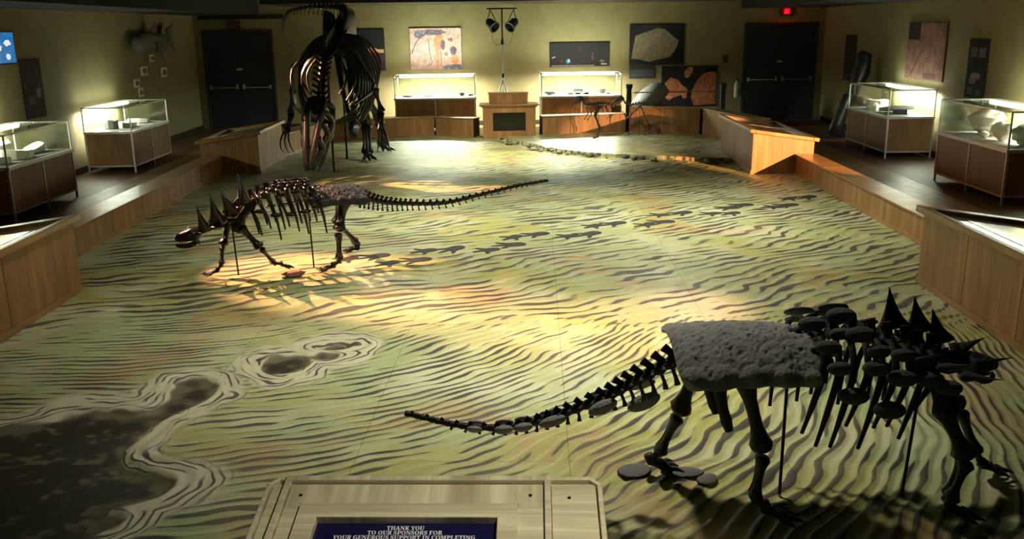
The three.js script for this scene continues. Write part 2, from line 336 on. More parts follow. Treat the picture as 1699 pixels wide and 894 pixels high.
{
  const f = struct('floor', 'painted cast of a rippled mud flat filling the exhibit pit');
  const xs = [-5.93]; for (let x = -4.71; x < 4.75; x += 1.22) { xs.push(x); } xs.push(4.75);
  const zs = [-21.8, -19.3, -16.86, -14.42, -11.98, -9.54, -7.1, -4.66, -2.2];
  for (let a = 0; a < xs.length - 1; a++) for (let b = 0; b < zs.length - 1; b++) {
    const gap = .001, cuts = [xs[a] + gap, xs[a + 1] - gap], z0 = zs[b] + gap, z1 = zs[b + 1] - gap;
    const zone = ATLAS.find(t => (cuts[0] + cuts[1]) / 2 < t.x1 && (cuts[0] + cuts[1]) / 2 > t.x0 && (z0 + z1) / 2 > t.z0 && (z0 + z1) / 2 < t.z1);
    const pieces = zone === ATLAS[0] && cuts[1] > ATLAS[0].x1 || zone === ATLAS[1] && cuts[0] < ATLAS[1].x0 ? null : zone;
    const step = z1 > -7 ? .016 : z1 > -11 ? .03 : .05, zn = pieces || ATLAS[cuts[0] < .17 ? 0 : 1];
    const nx = Math.ceil((cuts[1] - cuts[0]) / step), nz = Math.ceil((z1 - z0) / step), pos = [], uv = [], idx = [];
    for (let j = 0; j <= nz; j++) for (let i = 0; i <= nx; i++) {
      const x = mix(cuts[0], cuts[1], i / nx), z = mix(z0, z1, j / nz);
      pos.push(x, floorHeight(x, z), z); uv.push((x - zn.x0) / (zn.x1 - zn.x0), (z - zn.z0) / (zn.z1 - zn.z0));
    }
    for (let j = 0; j < nz; j++) for (let i = 0; i < nx; i++) { const p = j * (nx + 1) + i, q = p + nx + 1; idx.push(p, q, p + 1, p + 1, q, q + 1); }
    const g = new THREE.BufferGeometry();
    g.setAttribute('position', new THREE.Float32BufferAttribute(pos, 3)); g.setAttribute('uv', new THREE.Float32BufferAttribute(uv, 2)); g.setIndex(idx); g.computeVertexNormals();
    mesh('floor_panel', g, zn.mat, f);
  }
  mesh('subfloor', bx(-6, 4.8, -.3, -.075, -21.9, -2.1, 0), M.groove, f);
  // three-toed trackway pressed beside the skeleton
  const pm = std({ color: 0x3c3c3a, roughness: .75 }), rr = rng(5);
  for (const [i, [x, z]] of PRINTS.entries()) {
    const s = new THREE.Shape(), R = i % 2 ? .16 : .135, toes = i % 2 ? 3 : 4; let first = true;
    for (let k = 0; k <= 60; k++) {
      const a = k / 60 * Math.PI * 2, c = Math.cos(a), spread = Math.abs(a > Math.PI ? a - 2 * Math.PI : a) < 1.12 ? .85 * Math.max(0, Math.cos((a > Math.PI ? a - 2 * Math.PI : a) * (toes === 3 ? 8.4 : 6.3))) : 0;
      const q = R * (.6 + .18 * Math.abs(c) + spread) * (1 + .1 * (rr() - .5)); first ? s.moveTo(q * Math.cos(a), q * Math.sin(a) * .8) : s.lineTo(q * Math.cos(a), q * Math.sin(a) * .8); first = false;
    }
    const g = new THREE.ExtrudeGeometry(s, { depth: .003, bevelEnabled: true, bevelThickness: .003, bevelSize: .006, bevelSegments: 1 });
    g.rotateX(-Math.PI / 2);
    const m = mesh('footprint', g, pm, f); m.position.set(x, -.021, z); m.rotation.y = (180 + 33 + (rr() - .5) * 40) * D2R;
  }
}

// ---------- aisles, walls, ceiling
{
  const LBK = left(LWALL, 14.75), lp = (u, v) => { const p = left(u, v); return [p[0], p[2]]; }, bp = (u, w) => { const p = back(u, w); return [p[0], p[2]]; };
  const fl = struct('floor_left', 'brown polished aisle floor along the left wall');
  mesh('aisle_boards', plan([lp(.72, -12.5), lp(2.05, -12.5), lp(2.05, 15), lp(.72, 15)], -.2, 0), M.aisle, fl);
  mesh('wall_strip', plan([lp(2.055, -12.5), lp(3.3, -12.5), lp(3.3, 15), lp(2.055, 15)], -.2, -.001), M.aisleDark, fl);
  const fr = struct('floor_right', 'brown polished aisle floor along the right wall');
  mesh('aisle_boards', plan([[4.35, 4], [4.35, -23.4], [5.75, -23.4], [5.75, 4]], -.2, 0), M.aisle, fr);
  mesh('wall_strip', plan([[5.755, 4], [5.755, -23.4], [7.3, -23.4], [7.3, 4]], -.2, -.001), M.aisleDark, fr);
  const fb = struct('floor_back', 'brown aisle floor along the back wall behind the barrier');
  mesh('aisle_boards', plan([lp(.5, 10.8), [-2.35, -20.85], [-1.2, -20.3], [.1, -20.35], [2.1, -20.75], [3.7, -20.05], [4.36, -17.6], [4.34, -23.4], lp(.715, 15.2)], -.2, -.0015), M.aisle, fb);
  const ff = struct('floor_front', 'plain floor of the viewing gallery');
  mesh('aisle_boards', plan([lp(.71, -6.2), [4.34, -1.95], [4.34, 4], lp(.71, -12.5)], -.2, -.0015), M.aisle, ff);

  const wl = struct('wall_left', 'olive cream plaster wall on the left', left(LWALL, 0), LEFT_T); mesh('plaster', bx(-12.5, 14.9, -.02, 3.7, -.2, 0, 0), M.plaster, wl);
  const wr = struct('wall_right', 'olive cream plaster wall on the right'); mesh('plaster', plan([[RWALL, 4], [RWALL + .2, 4], [RWALL + .2, -23.4], [RWALL, -23.4]], -.02, 3.7), M.plaster, wr);
  const wb = struct('wall_back', 'olive cream plaster back wall hung with photographs', back(0, 0), BACK_T);
  mesh('plaster', bx(-8.6, 7.4, -.02, 3.7, -.2, 0, 0), M.plaster, wb);
  const wf = struct('wall_front', 'plaster wall behind the viewing gallery'); mesh('plaster', bx(-9, 7.4, -.02, 3.7, 4, 4.2, 0), M.plaster, wf);
  const ce = struct('ceiling', 'black open ceiling with lower dark soffits around the hall');
  mesh('ceiling_deck', bx(-9, 7.4, 3.6, 3.75, -23.6, 4.2, 0), M.ceiling, ce);
  mesh('soffit', plan([lp(1.55, -12.5), lp(1.55, 15), lp(3.3, 15), lp(3.3, -12.5)], 2.72, 3.6), M.ceiling, ce);
  mesh('soffit', plan([[5.0, 4], [7.2, 4], [7.2, -23.4], [5.0, -23.4]], 2.72, 3.6), M.ceiling, ce);
  mesh('soffit', plan([bp(-6.1, 2.3), bp(5, 2.3), bp(5, -.1), bp(-6.1, -.1)], 2.9, 3.6), M.fascia, ce);
  const bl = struct('baseboard_left', 'dark baseboard of the left wall'); mesh('board', plan([lp(LWALL - .018, -12.5), lp(LWALL - .018, 14.7), lp(LWALL, 14.7), lp(LWALL, -12.5)], 0, .11), M.base, bl);
  const br = struct('baseboard_right', 'dark baseboard of the right wall'); mesh('board', bx(RWALL - .018, RWALL, 0, .11, -23.0, 4, 0), M.base, br);
  const bb = struct('baseboard_back', 'dark baseboard of the back wall'); mesh('board', plan([bp(-6.35, .018), bp(5.05, .018), bp(5.05, 0), bp(-6.35, 0)], 0, .11), M.base, bb);
  const tr = struct('trim_1', 'brown trim band above the left exit doors'); mesh('band', plan([bp(-8.14, .03), bp(-6.1, .03), bp(-6.1, 0), bp(-8.14, 0)], 2.62, 2.72), M.fascia, tr);

  for (const [n, u0, u1, lab] of [[1, -8.1, -6.4, 'black double exit doors in the back wall behind the large skeleton'], [2, 5.1, 6.92, 'black double exit doors under the red exit sign']]) {
    const d = struct(`door_${n}`, lab, back((u0 + u1) / 2, 0), BACK_T), w = (u1 - u0) / 2;
    mesh('door_frame', [bx(-w, -w + .06, 0, 2.37, -.02, .05), bx(w - .06, w, 0, 2.37, -.02, .05), bx(-w + .06, w - .06, 2.3, 2.37, -.02, .05)], M.doorFrame, d);
    for (const s of [-1, 1]) {
      const l = mesh('door_leaf', bx(s < 0 ? -w + .065 : .004, s < 0 ? -.004 : w - .065, .012, 2.295, 0, .03, .003), M.door, d);
      mesh('push_bar', [bx(s < 0 ? -w + .12 : .06, s < 0 ? -.06 : w - .12, 1.0, 1.025, .06, .085, .006), bx(s < 0 ? -w + .1 : w - .16, s < 0 ? -w + .16 : w - .1, .97, 1.07, .028, .088, .008), bx(s < 0 ? -.11 : .05, s < 0 ? -.05 : .11, .97, 1.09, .028, .088, .008)], M.steel, l);
    }
    mesh('door_sign', bx(-.07, .07, 1.42, 1.47, .03, .034, 0), M.alu, d);
    mesh('closer', bx(-.5, -.25, 2.22, 2.28, .03, .07, .005), M.doorFrame, d);
  }
}
// ---------- barrier walls around the pit: panelled, capped
function barrier(label, A, B, h, depth, n, o = {}) {   // A to B is the pit-side face seen from the pit; the body lies behind it
  const dx = B[0] - A[0], dz = B[1] - A[1], L = Math.hypot(dx, dz), t = thing('low_barrier', label, 'barrier', [A[0], 0, A[1]], Math.atan2(-dz, dx), 'panelled barrier walls around the pit');
  mesh('core', bx(0, L, -.06, h - .02, -depth, -.014, 0), M.groove, t);
  for (let i = 0; i < n; i++) mesh('wall_panel', bx(i * L / n + .004, (i + 1) * L / n - .004, -.06, h - .022, -.016, 0, .003), M.oak, t);
  mesh('back_panel', bx(0, L, -.06, h - .022, -depth - .01, -depth, .002), M.oak, t);
  mesh('cap', bx(-.01, L + .01, h - .022, h, -depth - .03, .025, .006, true), M.oakCap, t);
  mesh('base_trim', bx(0, L, -.06, .03, 0, .014, .004, true), M.oakCap, t);
  return t;
}
{
  const l2 = (u, v) => { const p = left(u, v); return [p[0], p[2]]; };
  barrier('low oak barrier on the left between the two slanted reading desks', l2(.63, 0.02), l2(.63, 7.08), .3, .3, 6);
  barrier('low oak barrier on the right between the two slanted reading desks', [4.21, -14.78], [4.21, -8.32], .3, .3, 5);
  barrier('oak barrier at the back behind the large skeleton', l2(.05, 8.98), [-4.55, -19.95], .42, .3, 2);
  barrier('back oak barrier under the left white display case', [-4.5, -20.1], [-2.34, -20.68], .42, .28, 2);
  barrier('short angled oak barrier left of the podium', [-2.3, -20.68], [-1.42, -20.26], .41, .28, 1);
  barrier('reddish oak barrier right of the podium', [.12, -20.14], [2.0, -20.58], .45, .28, 3);
  barrier('taller oak barrier below the orange rock photograph', [2.06, -20.5], [3.54, -19.91], .6, .28, 2);
  barrier('dark return of the barrier behind the right far desk', [3.6, -19.86], [4.2, -17.52], .6, .26, 2);
}

// ---------- slanted reading desks: oak body, glossy laminated panel
function desk(label, pos, turn, L, n, prints) {
  const t = thing('reading_desk', label, 'display desk', pos, turn, 'slanted reading desks in the barrier');   // local: x along, +z to the pit, z = 0 pit-side face
  const hi = .67, lo = .53, D = .98, yAt = z => hi + (lo - hi) * (-z / D);
  mesh('core', profile([[-.02, -.06], [-.02, yAt(-.02) - .03], [-D + .02, yAt(-D) - .03], [-D + .02, -.06]], .02, L - .02), M.groove, t);
  for (let i = 0; i < n; i++) mesh('front_panel', bx(i * L / n + .004, (i + 1) * L / n - .004, -.06, hi - .035, -.018, 0, .003), M.oak, t);
  for (const x of [0, L - .018]) mesh('side_panel', profile([[-.012, -.06], [-.012, yAt(-.012) - .032], [-D + .03, yAt(-D + .03) - .032], [-D + .03, -.06]], x, x + .018), M.oak, t);
  mesh('corner_post', bx(L - .04, L + .002, -.06, lo - .03, -D, -D + .04, .003), M.oak, t);
  mesh('corner_post', bx(-.002, .04, -.06, lo - .03, -D, -D + .04, .003), M.oak, t);
  mesh('rear_panel', bx(0, L, -.06, lo - .03, -D - .012, -D, .002), M.oak, t);
  mesh('base_trim', bx(0, L, -.06, .035, 0, .016, .004, true), M.oakCap, t);
  const slope = Math.atan2(hi - lo, D), S = D / Math.cos(slope) + .14, tilt = g => { g.rotateX(-slope); g.translate(0, hi + .012, .06); return g; };
  const e = .05;   // rim around the tray, in the tilted plane: z from 0 (pit side) to -S
  mesh('rim', [tilt(bx(-e, L + e, -.03, .03, -.09, 0, .008, true)), tilt(bx(-e, L + e, -.03, .03, -S, -S + .09, .008, true)), tilt(bx(-e, e + .04, -.03, .028, -S + .09, -.09, .008)), tilt(bx(L - e - .04, L + e, -.03, .028, -S + .09, -.09, .008))], M.oakCap, t);
  mesh('tray', tilt(bx(.08, L - .08, -.03, -.012, -S + .08, -.08, 0)), M.trayBoard, t);
  for (const [x0, x1, z0, z1, k] of prints) mesh('print', tilt(bx(x0, x1, -.012, -.008, -S + z0, -S + z1, .001)), k ? M.trayPaper : M.trayPrint, t);
  return t;
}
M.trayBoard = new THREE.MeshPhysicalMaterial({ color: 0xd8d0b0, roughness: .55, clearcoat: 1, clearcoatRoughness: .08 });
M.trayPrint = new THREE.MeshPhysicalMaterial({ color: 0x9a9276, roughness: .55, clearcoat: 1, clearcoatRoughness: .08 });
M.trayPaper = new THREE.MeshPhysicalMaterial({ color: 0xf0eddf, roughness: .5, clearcoat: 1, clearcoatRoughness: .08 });
desk('left near reading desk with bright slanted panel', left(0, -2.62), LEFT_T, 2.62, 2, [[.3, 1.1, .2, .8, 1], [1.3, 2.3, .25, .85, 0]]);
desk('left far reading desk behind the smaller armoured skeleton', left(0, 7.1), LEFT_T, 1.86, 2, [[.2, .8, .2, .8, 1], [.95, 1.6, .25, .85, 0]]);
desk('right far reading desk with glowing orange end panel', [3.5, 0, -17.4], RIGHT_T, 2.6, 2, [[.3, 1.1, .2, .8, 0], [1.4, 2.3, .25, .85, 0]]);
desk('right near reading desk with pale slanted panel', [3.57, 0, -8.3], RIGHT_T, 2.7, 3, [[.3, 1.3, .2, .8, 1], [1.5, 2.4, .25, .85, 0]]);

// ---------- glazed display cases with a fluorescent strip
function displayCase(label, pos, turn, L, D, deckY, topY, rear) {
  const t = thing('display_case', label, 'display case', pos, turn, 'glazed display cases around the hall');   // local: x along, z = 0 front, -D back
  const x0 = -L / 2, x1 = L / 2, p = .032;
  mesh('frame', [
    ...[[x0, 0], [x1 - p, 0], [x0, -D + p], [x1 - p, -D + p]].map(([x, z]) => bx(x, x + p, .1, deckY - .05, z - p, z, .003)),
    bx(-p / 2, p / 2, .1, deckY - .05, -p, 0, .003),
    bx(x0 + p, x1 - p, .1, .125, -p, -.002, .002), bx(x0 + .002, x0 + p, .1, .125, -D + p, -p, .002), bx(x1 - p, x1 - .002, .1, .125, -D + p, -p, .002),
  ], M.alu, t);
  for (const x of [x0, -p / 2, x1 - p]) for (const z of [0, -D + p]) mesh('leg', bx(x + .002, x + p - .002, 0, .1, z - p + .002, z - .002, .003), M.alu, t);
  for (const s of [[x0 + p, -p / 2], [p / 2, x1 - p]]) mesh('front_panel', bx(s[0], s[1], .125, deckY - .05, -.024, -.008, .001), M.veneer, t);
  for (const x of [x0 + .008, x1 - .024]) mesh('side_panel', bx(x, x + .016, .125, deckY - .05, -D + p, -p, .001), M.veneer, t);
  mesh('rear_panel', bx(x0 + p, x1 - p, .1, deckY - .05, -D + .004, -D + .016, .001), M.veneer, t);
  mesh('ledge', [bx(x0 - .02, x1 + .02, deckY - .05, deckY - .006, -.06, .02, .005), bx(x0 - .02, x1 + .02, deckY - .05, deckY - .006, -D, -D + .06, .005), bx(x0 - .02, x0 + .06, deckY - .05, deckY - .006, -D + .06, -.06, .005), bx(x1 - .06, x1 + .02, deckY - .05, deckY - .006, -D + .06, -.06, .005)], M.alu, t);
  mesh('deck', bx(x0 + .06, x1 - .06, deckY - .04, deckY, -D + .06, -.06, .002), rear ? M.linen : M.felt, t);
  const q = .02, gz = [-.012, -D + .012];
  mesh('glass_frame', [
    ...[[x0, -q], [x1 - q, -q], [x0, -D], [x1 - q, -D]].map(([x, z]) => bx(x, x + q, deckY - .006, topY - q, z, z + q, .002)),
    bx(x0, x1, topY - q, topY, -q, 0, .003), bx(x0, x1, topY - q, topY, -D, -D + q, .003), bx(x0, x0 + q, topY - q, topY, -D + q, -q, .003), bx(x1 - q, x1, topY - q, topY, -D + q, -q, .003)], M.alu, t);
  mesh('glass_pane', bx(x0 + q, x1 - q, deckY, topY - q, -.013, -.008, 0), M.glass, t);
  for (const x of [x0 + .008, x1 - .013]) mesh('glass_pane', bx(x, x + .005, deckY, topY - q, -D + q, -q, 0), M.glass, t);
  mesh('glass_pane', bx(x0 + q, x1 - q, topY - .011, topY - .006, -D + q, -q, 0), M.glass, t);
  // strip light along the upper rear edge: rail behind, two tubes under the glass
  mesh('lamp_rail', bx(x0 + q, x1 - q, topY - .06, topY - .02, -D + q, -D + .032, .003), M.white, t);
  const n = 2, w = (L - .14) / n;
  for (let i = 0; i < n; i++) mesh('light_tube', bx(x0 + .06 + i * (w + .02), x0 + .06 + i * (w + .02) + w, topY - .07, topY - .014, -D + .035, -D + .15, .025), rear ? M.lampBack : M.lamp, t);
  const r = new THREE.RectAreaLight(0xfffaea, rear ? BACK_LAMP : CASE_LAMP, L - .16, .1); r.position.set(0, topY - .076, -D + .09); r.rotation.x = -Math.PI / 2; t.add(r); r.name = 'strip_light';
  return t;
}
displayCase('left near display case holding white fossil slabs', left(2.2, 4.12), LEFT_T, 1.85, .82, .72, 1.12);
displayCase('left far display case below the wall fish model', left(2.2, 8.28), LEFT_T, 1.85, .82, .72, 1.12);
displayCase('right far display case holding a pale slab and grey block', [6.18, 0, -17.3], RIGHT_T, 2.1, .82, .74, 1.2);
displayCase('right near display case holding large white bone casts', [6.08, 0, -12.9], RIGHT_T, 2.1, .82, .74, 1.22);
displayCase('back display case below the pink map photograph', back(-2.43, 1.5), BACK_T, 1.87, .82, .8, 1.3, true);
displayCase('back display case below the wide black photograph', back(.96, 1.5), BACK_T, 1.87, .82, .8, 1.3, true);
// ---------- armoured dinosaur skeletons. local axes: +x forward, +y up, +z to the animal's right
function foot(at, dir, s, toes, mat, parent, name = 'foot') {   // splayed toes with claws, dir = heading angle in x-z
  const parts = [];
  for (let k = 0; k < toes; k++) {
    const a = dir + (k - (toes - 1) / 2) * .42, c = Math.cos(a), d = Math.sin(a), l = s * (k === Math.floor(toes / 2) ? 1 : .84);
    const P = (f, y) => V(at.x + c * f * l, at.y + y * s, at.z + d * f * l);
    parts.push(loft([P(-.12, .3), P(.2, .2), P(.42, .2), P(.6, .1), P(.74, .11), P(.88, .08), P(1.08, .02)], [[.1, .1], [.09, .09], [.12, .1], [.08, .08], [.1, .09], [.06, .06], [.015, .015]].map(([p, q]) => [p * s, q * s]), V(0, 1, 0), 6));
  }
  parts.push(loft([V(at.x - Math.cos(dir) * .1 * s, at.y + .48 * s, at.z - Math.sin(dir) * .1 * s), V(at.x, at.y + .25 * s, at.z), V(at.x + Math.cos(dir) * .2 * s, at.y + .2 * s, at.z + Math.sin(dir) * .2 * s)], [[.16 * s, .16 * s], [.24 * s, .16 * s], [.2 * s, .1 * s]], V(0, 1, 0), 7));
  return mesh(name, parts, mat, parent);
}
function sacralShield(x0, x1, w, yTop, drop, mat, parent, seed) {
  const nx = 96, nz = 84, r = rng(seed), bosses = [];
  for (let i = 0; i < 620; i++) { const big = r() < .1; bosses.push([r() * (x1 - x0) + x0, (r() * 2 - 1) * w, big ? .026 + r() * .016 : .009 + r() * .01, big ? .007 : .007 * (r() < .45 ? -1.1 : 1)]); }
  for (let i = 0; i < 5; i++) for (const s of [-1, 1]) bosses.push([mix(x0, x1, (i + .5) / 5), s * w * .92, .06, .016]);
  const pos = [], idx = [], uv = [], cx = (x0 + x1) / 2, hx = (x1 - x0) / 2;
  for (const top of [1, 0]) for (let j = 0; j <= nz; j++) for (let i = 0; i <= nx; i++) {
    let a = i / nx * 2 - 1, b = j / nz * 2 - 1;
    const k = Math.pow(Math.pow(Math.abs(a), 7) + Math.pow(Math.abs(b), 7), 1 / 7) || 1, m = Math.max(Math.abs(a), Math.abs(b)) / k;
    a *= m; b *= m;
    const edge = Math.max(Math.abs(a), Math.abs(b)), x = cx + a * hx, z = b * w * (1 + .025 * Math.sin(x * 42)) * (1 - .08 * a);
    let y = yTop - drop * b * b - .03 * a * a;
    if (top) { let h = 0; for (const [bx_, bz, br, bh] of bosses) { const d = Math.hypot(x - bx_, z - bz) / br; if (d < 1) h = Math.abs(bh) > Math.abs(h) ? bh * (1 - d * d) : h; } y += h + .004 * vn(x * 60, z * 60); y -= .022 * sst(.93, 1, edge); } else y -= .045 - .02 * sst(.8, 1, edge);
    pos.push(x, y, z); uv.push(x, z);
  }
  const N = (nx + 1) * (nz + 1), at = (i, j) => j * (nx + 1) + i;
  for (let j = 0; j < nz; j++) for (let i = 0; i < nx; i++) { const a = at(i, j), b = at(i + 1, j), c = at(i, j + 1), d = at(i + 1, j + 1); idx.push(a, c, b, b, c, d, N + a, N + b, N + c, N + b, N + d, N + c); }
  const ring = []; for (let i = 0; i < nx; i++) ring.push(at(i, 0)); for (let j = 0; j < nz; j++) ring.push(at(nx, j)); for (let i = nx; i > 0; i--) ring.push(at(i, nz)); for (let j = nz; j > 0; j--) ring.push(at(0, j));
  for (let i = 0; i < ring.length; i++) { const a = ring[i], b = ring[(i + 1) % ring.length]; idx.push(a, b, N + a, b, N + b, N + a); }
  const g = new THREE.BufferGeometry(); g.setAttribute('position', new THREE.Float32BufferAttribute(pos, 3)); g.setAttribute('uv', new THREE.Float32BufferAttribute(uv, 2)); g.setIndex(idx); g.computeVertexNormals();
  return mesh('sacral_shield', g, mat, parent);
}
function lowSkull(at, dir, s, bone, parent) {   // broad flat skull with cheek horns and beak, dir = heading in x-z, nose slightly down
  const c = Math.cos(dir), d = Math.sin(dir), P = (f, y, w) => V(at.x + (c * f - d * w) * s, at.y + (y - f * .18) * s, at.z + (d * f + c * w) * s);
  const sk = mesh('skull', [
    loft([0, .12, .35, .55, .75, .92, 1].map(f => P(f, f < .1 ? 0 : .03, 0)), [[.25, .16], [.42, .25], [.44, .28], [.36, .24], [.28, .2], [.22, .15], [.12, .06]].map(([p, q]) => [p * s, q * s]), V(0, 1, 0), 12),
    ...[-1, 1].map(w => spike(P(.12, .05, .3 * w), P(-.2, .1, .66 * w), .13 * s, .08 * s, V(c, 0, d))),
    ...[-1, 1].map(w => spike(P(.25, -.1, .32 * w), P(.08, -.38, .55 * w), .12 * s, .07 * s, V(c, 0, d))),
    ...[-1, 1].map(w => loft([P(.3, .2, .3 * w), P(.42, .24, .33 * w), P(.56, .18, .28 * w)], [[.05, .05], [.08, .07], [.04, .04]].map(q => q.map(v => v * s)), V(0, 1, 0), 6)),
  ], bone, parent);
  for (const w of [-1, 1]) { const e = mesh('eye_socket', plate(P(.45, .06, .4 * w), V(-d * w, .2, c * w), V(c, 0, d), .09 * s, .07 * s, .015 * s), M.black, sk); }
  mesh('lower_jaw', [...[-1, 1].map(w => strut([P(.1, -.24, .28 * w), P(.45, -.36, .27 * w), P(.8, -.32, .17 * w), P(.96, -.24, .05 * w)], .075 * s, .05 * s, 7, 6, 1.2))], bone, parent);
  for (let k = 0; k < 5; k++) for (const w of [-1, 1]) mesh('tooth', spike(P(.5 + k * .08, -.13, (.28 - k * .03) * w), P(.5 + k * .08, -.24, (.28 - k * .03) * w), .025 * s, .02 * s, V(c, 0, d)), bone, sk);
}
function armoured(o) {
  const t = thing('armored_dinosaur_skeleton', o.label, 'skeleton', o.pos, o.turn, 'mounted armoured dinosaur skeletons');
  const bone = o.bone, tail = curve(o.tail, o.nTail), N = o.nTail;
  const gapT = new THREE.CatmullRomCurve3(o.tail).getLength() / (N - 1);
  tail.forEach((p, i) => {
    const tan = V().subVectors(tail[Math.max(0, i - 1)], tail[Math.min(N - 1, i + 1)]).normalize(), f = i / (N - 1), s = mix(o.tailS, .042, Math.pow(f, .8));
    mesh('tail_vertebra', vertebra(p, tan, s, { len: gapT * .64 / s, spine: mix(.85, .12, f), trans: mix(1.15, .2, f), chev: f < .88 ? mix(1.15, .3, f) : 0 }), bone, t);
  });
  const back_ = curve(o.spine, o.nSpine), NB = o.nSpine;
  back_.forEach((p, i) => {
    const tan = V().subVectors(back_[Math.min(NB - 1, i + 1)], back_[Math.max(0, i - 1)]).normalize(), f = i / (NB - 1), x = p.x;
    const dorsal = x < o.ribs[1] + .02;
    mesh(dorsal ? 'back_vertebra' : 'neck_vertebra', vertebra(p, tan, dorsal ? .085 : mix(.085, .06, sst(o.ribs[1], o.spine[o.spine.length - 1].x, x)), { len: .42, spine: x < o.shield[1] ? 0 : dorsal ? .95 : .55, trans: x < o.shield[1] ? 0 : dorsal ? 1.0 : .9, lift: dorsal ? .35 : 0 }), bone, t);
  });
  // ribs hang from the back
  const bc = new THREE.CatmullRomCurve3(o.spine), pick = x => { let b = null; for (let k = 0; k <= 60; k++) { const p = bc.getPoint(k / 60); if (!b || Math.abs(p.x - x) < Math.abs(b.x - x)) b = p; } return b; };
  for (let i = 0; i < o.nRibs; i++) for (const w of [-1, 1]) {
    const x = mix(o.ribs[0], o.ribs[1], i / (o.nRibs - 1)), p = pick(x), f = i / (o.nRibs - 1), wide = o.ribW * (1 - .35 * f * f), low = mix(o.ribLow[0], o.ribLow[1], f) + .07 * Math.sin(i * 2.4 + w);
    const pts = curve([V(x, p.y + .02, p.z + .03 * w), V(x - .01, p.y + .03, p.z + wide * .55 * w), V(x - .03, p.y - .07, p.z + wide * .95 * w), V(x - .07, mix(p.y, low, .55), p.z + wide * w), V(x - .1, low, p.z + wide * .86 * w)], 10);
    mesh('rib', loft(pts, pts.map((_, k) => [.0075 + .004 * Math.sin(k / 9 * 3.1), (.012 + .006 * Math.sin(k / 9 * 3.1)) * (k > 7 ? .8 : 1)]), V(1, 0, 0), 6), bone, t);
  }
  const sh = o.shield; sacralShield(sh[0], sh[1], sh[2], sh[3], sh[4], o.shieldMat, t, o.seed);
  const hx = (sh[0] + sh[1]) / 2;
  for (const w of [-1, 1]) mesh('hip_bone', loft([V(sh[0] + .05, sh[3] - .1, .07 * w), V(hx, sh[3] - .1, .14 * w), V(sh[1] + .05, sh[3] - .12, .2 * w)], [[.05, .04], [.11, .05], [.05, .03]], V(0, 1, 0), 9), bone, t);
  if (o.ischium) for (const [a, b] of o.ischium) mesh('ischium', loft(curve([a, V().lerpVectors(a, b, .5).add(V(-.015, 0, 0)), b], 7), [.035, .03, .024, .02, .018, .02, .014].map(q => [q, q * 1.5]), V(1, 0, 0), 7), bone, t);
  for (const L of o.legs) {
    const [hip, knee, ankle, toe] = L.j.map(q => V(...q)), r = L.r;
    mesh(L.front ? 'humerus' : 'femur', longBone(hip, knee, r * 1.15, V(0, 0, 1)), bone, t);
    const side = V(0, 0, r * .5);
    mesh(L.front ? 'forearm' : 'shin', [longBone(knee.clone().add(side).lerp(ankle, .05), ankle.clone().add(side), r * .72, V(0, 0, 1)), longBone(knee.clone().sub(side).lerp(ankle, .08), ankle.clone().sub(side), r * .5, V(0, 0, 1))], bone, t);
    mesh('metapodial', longBone(ankle, V(toe.x, toe.y + .045, toe.z), r * .62, V(0, 0, 1)), bone, t);
    foot(toe, L.a, L.s, L.front ? 4 : 4, bone, t);
    if (L.front) mesh('shoulder_blade', loft(curve([V(hip.x + .04, hip.y - .05, hip.z), V(hip.x - .03, hip.y + .1, hip.z * .95), V(hip.x - .16, hip.y + .24, hip.z * .75)], 7), [[.05, .02], [.075, .024], [.05, .02], [.04, .018], [.045, .016], [.055, .014], [.03, .01]].map(([p, q]) => [q, p]), V(1, .2, 0), 8), bone, t);
  }
  lowSkull(V(...o.head.at), o.head.dir, o.head.s, bone, t);
  for (const [b, tp, w] of o.spikes) mesh('spike', spike(V(...b), V(...tp), w, .028, V(1, 0, 0)), o.spikeMat, t);
  for (const [c, n, a, b, m, sl] of o.plates) mesh('armor_plate', plate(V(...c), V(...n), V(1, sl ?? .1, 0), a, b, .018), m ? o.plateMat2 : o.plateMat, t);
  for (const [a, b] of o.rods) mesh('support_rod', rod(V(...a), V(...b), .0085), M.black, t);
  return t;
}
const PI = Math.PI;
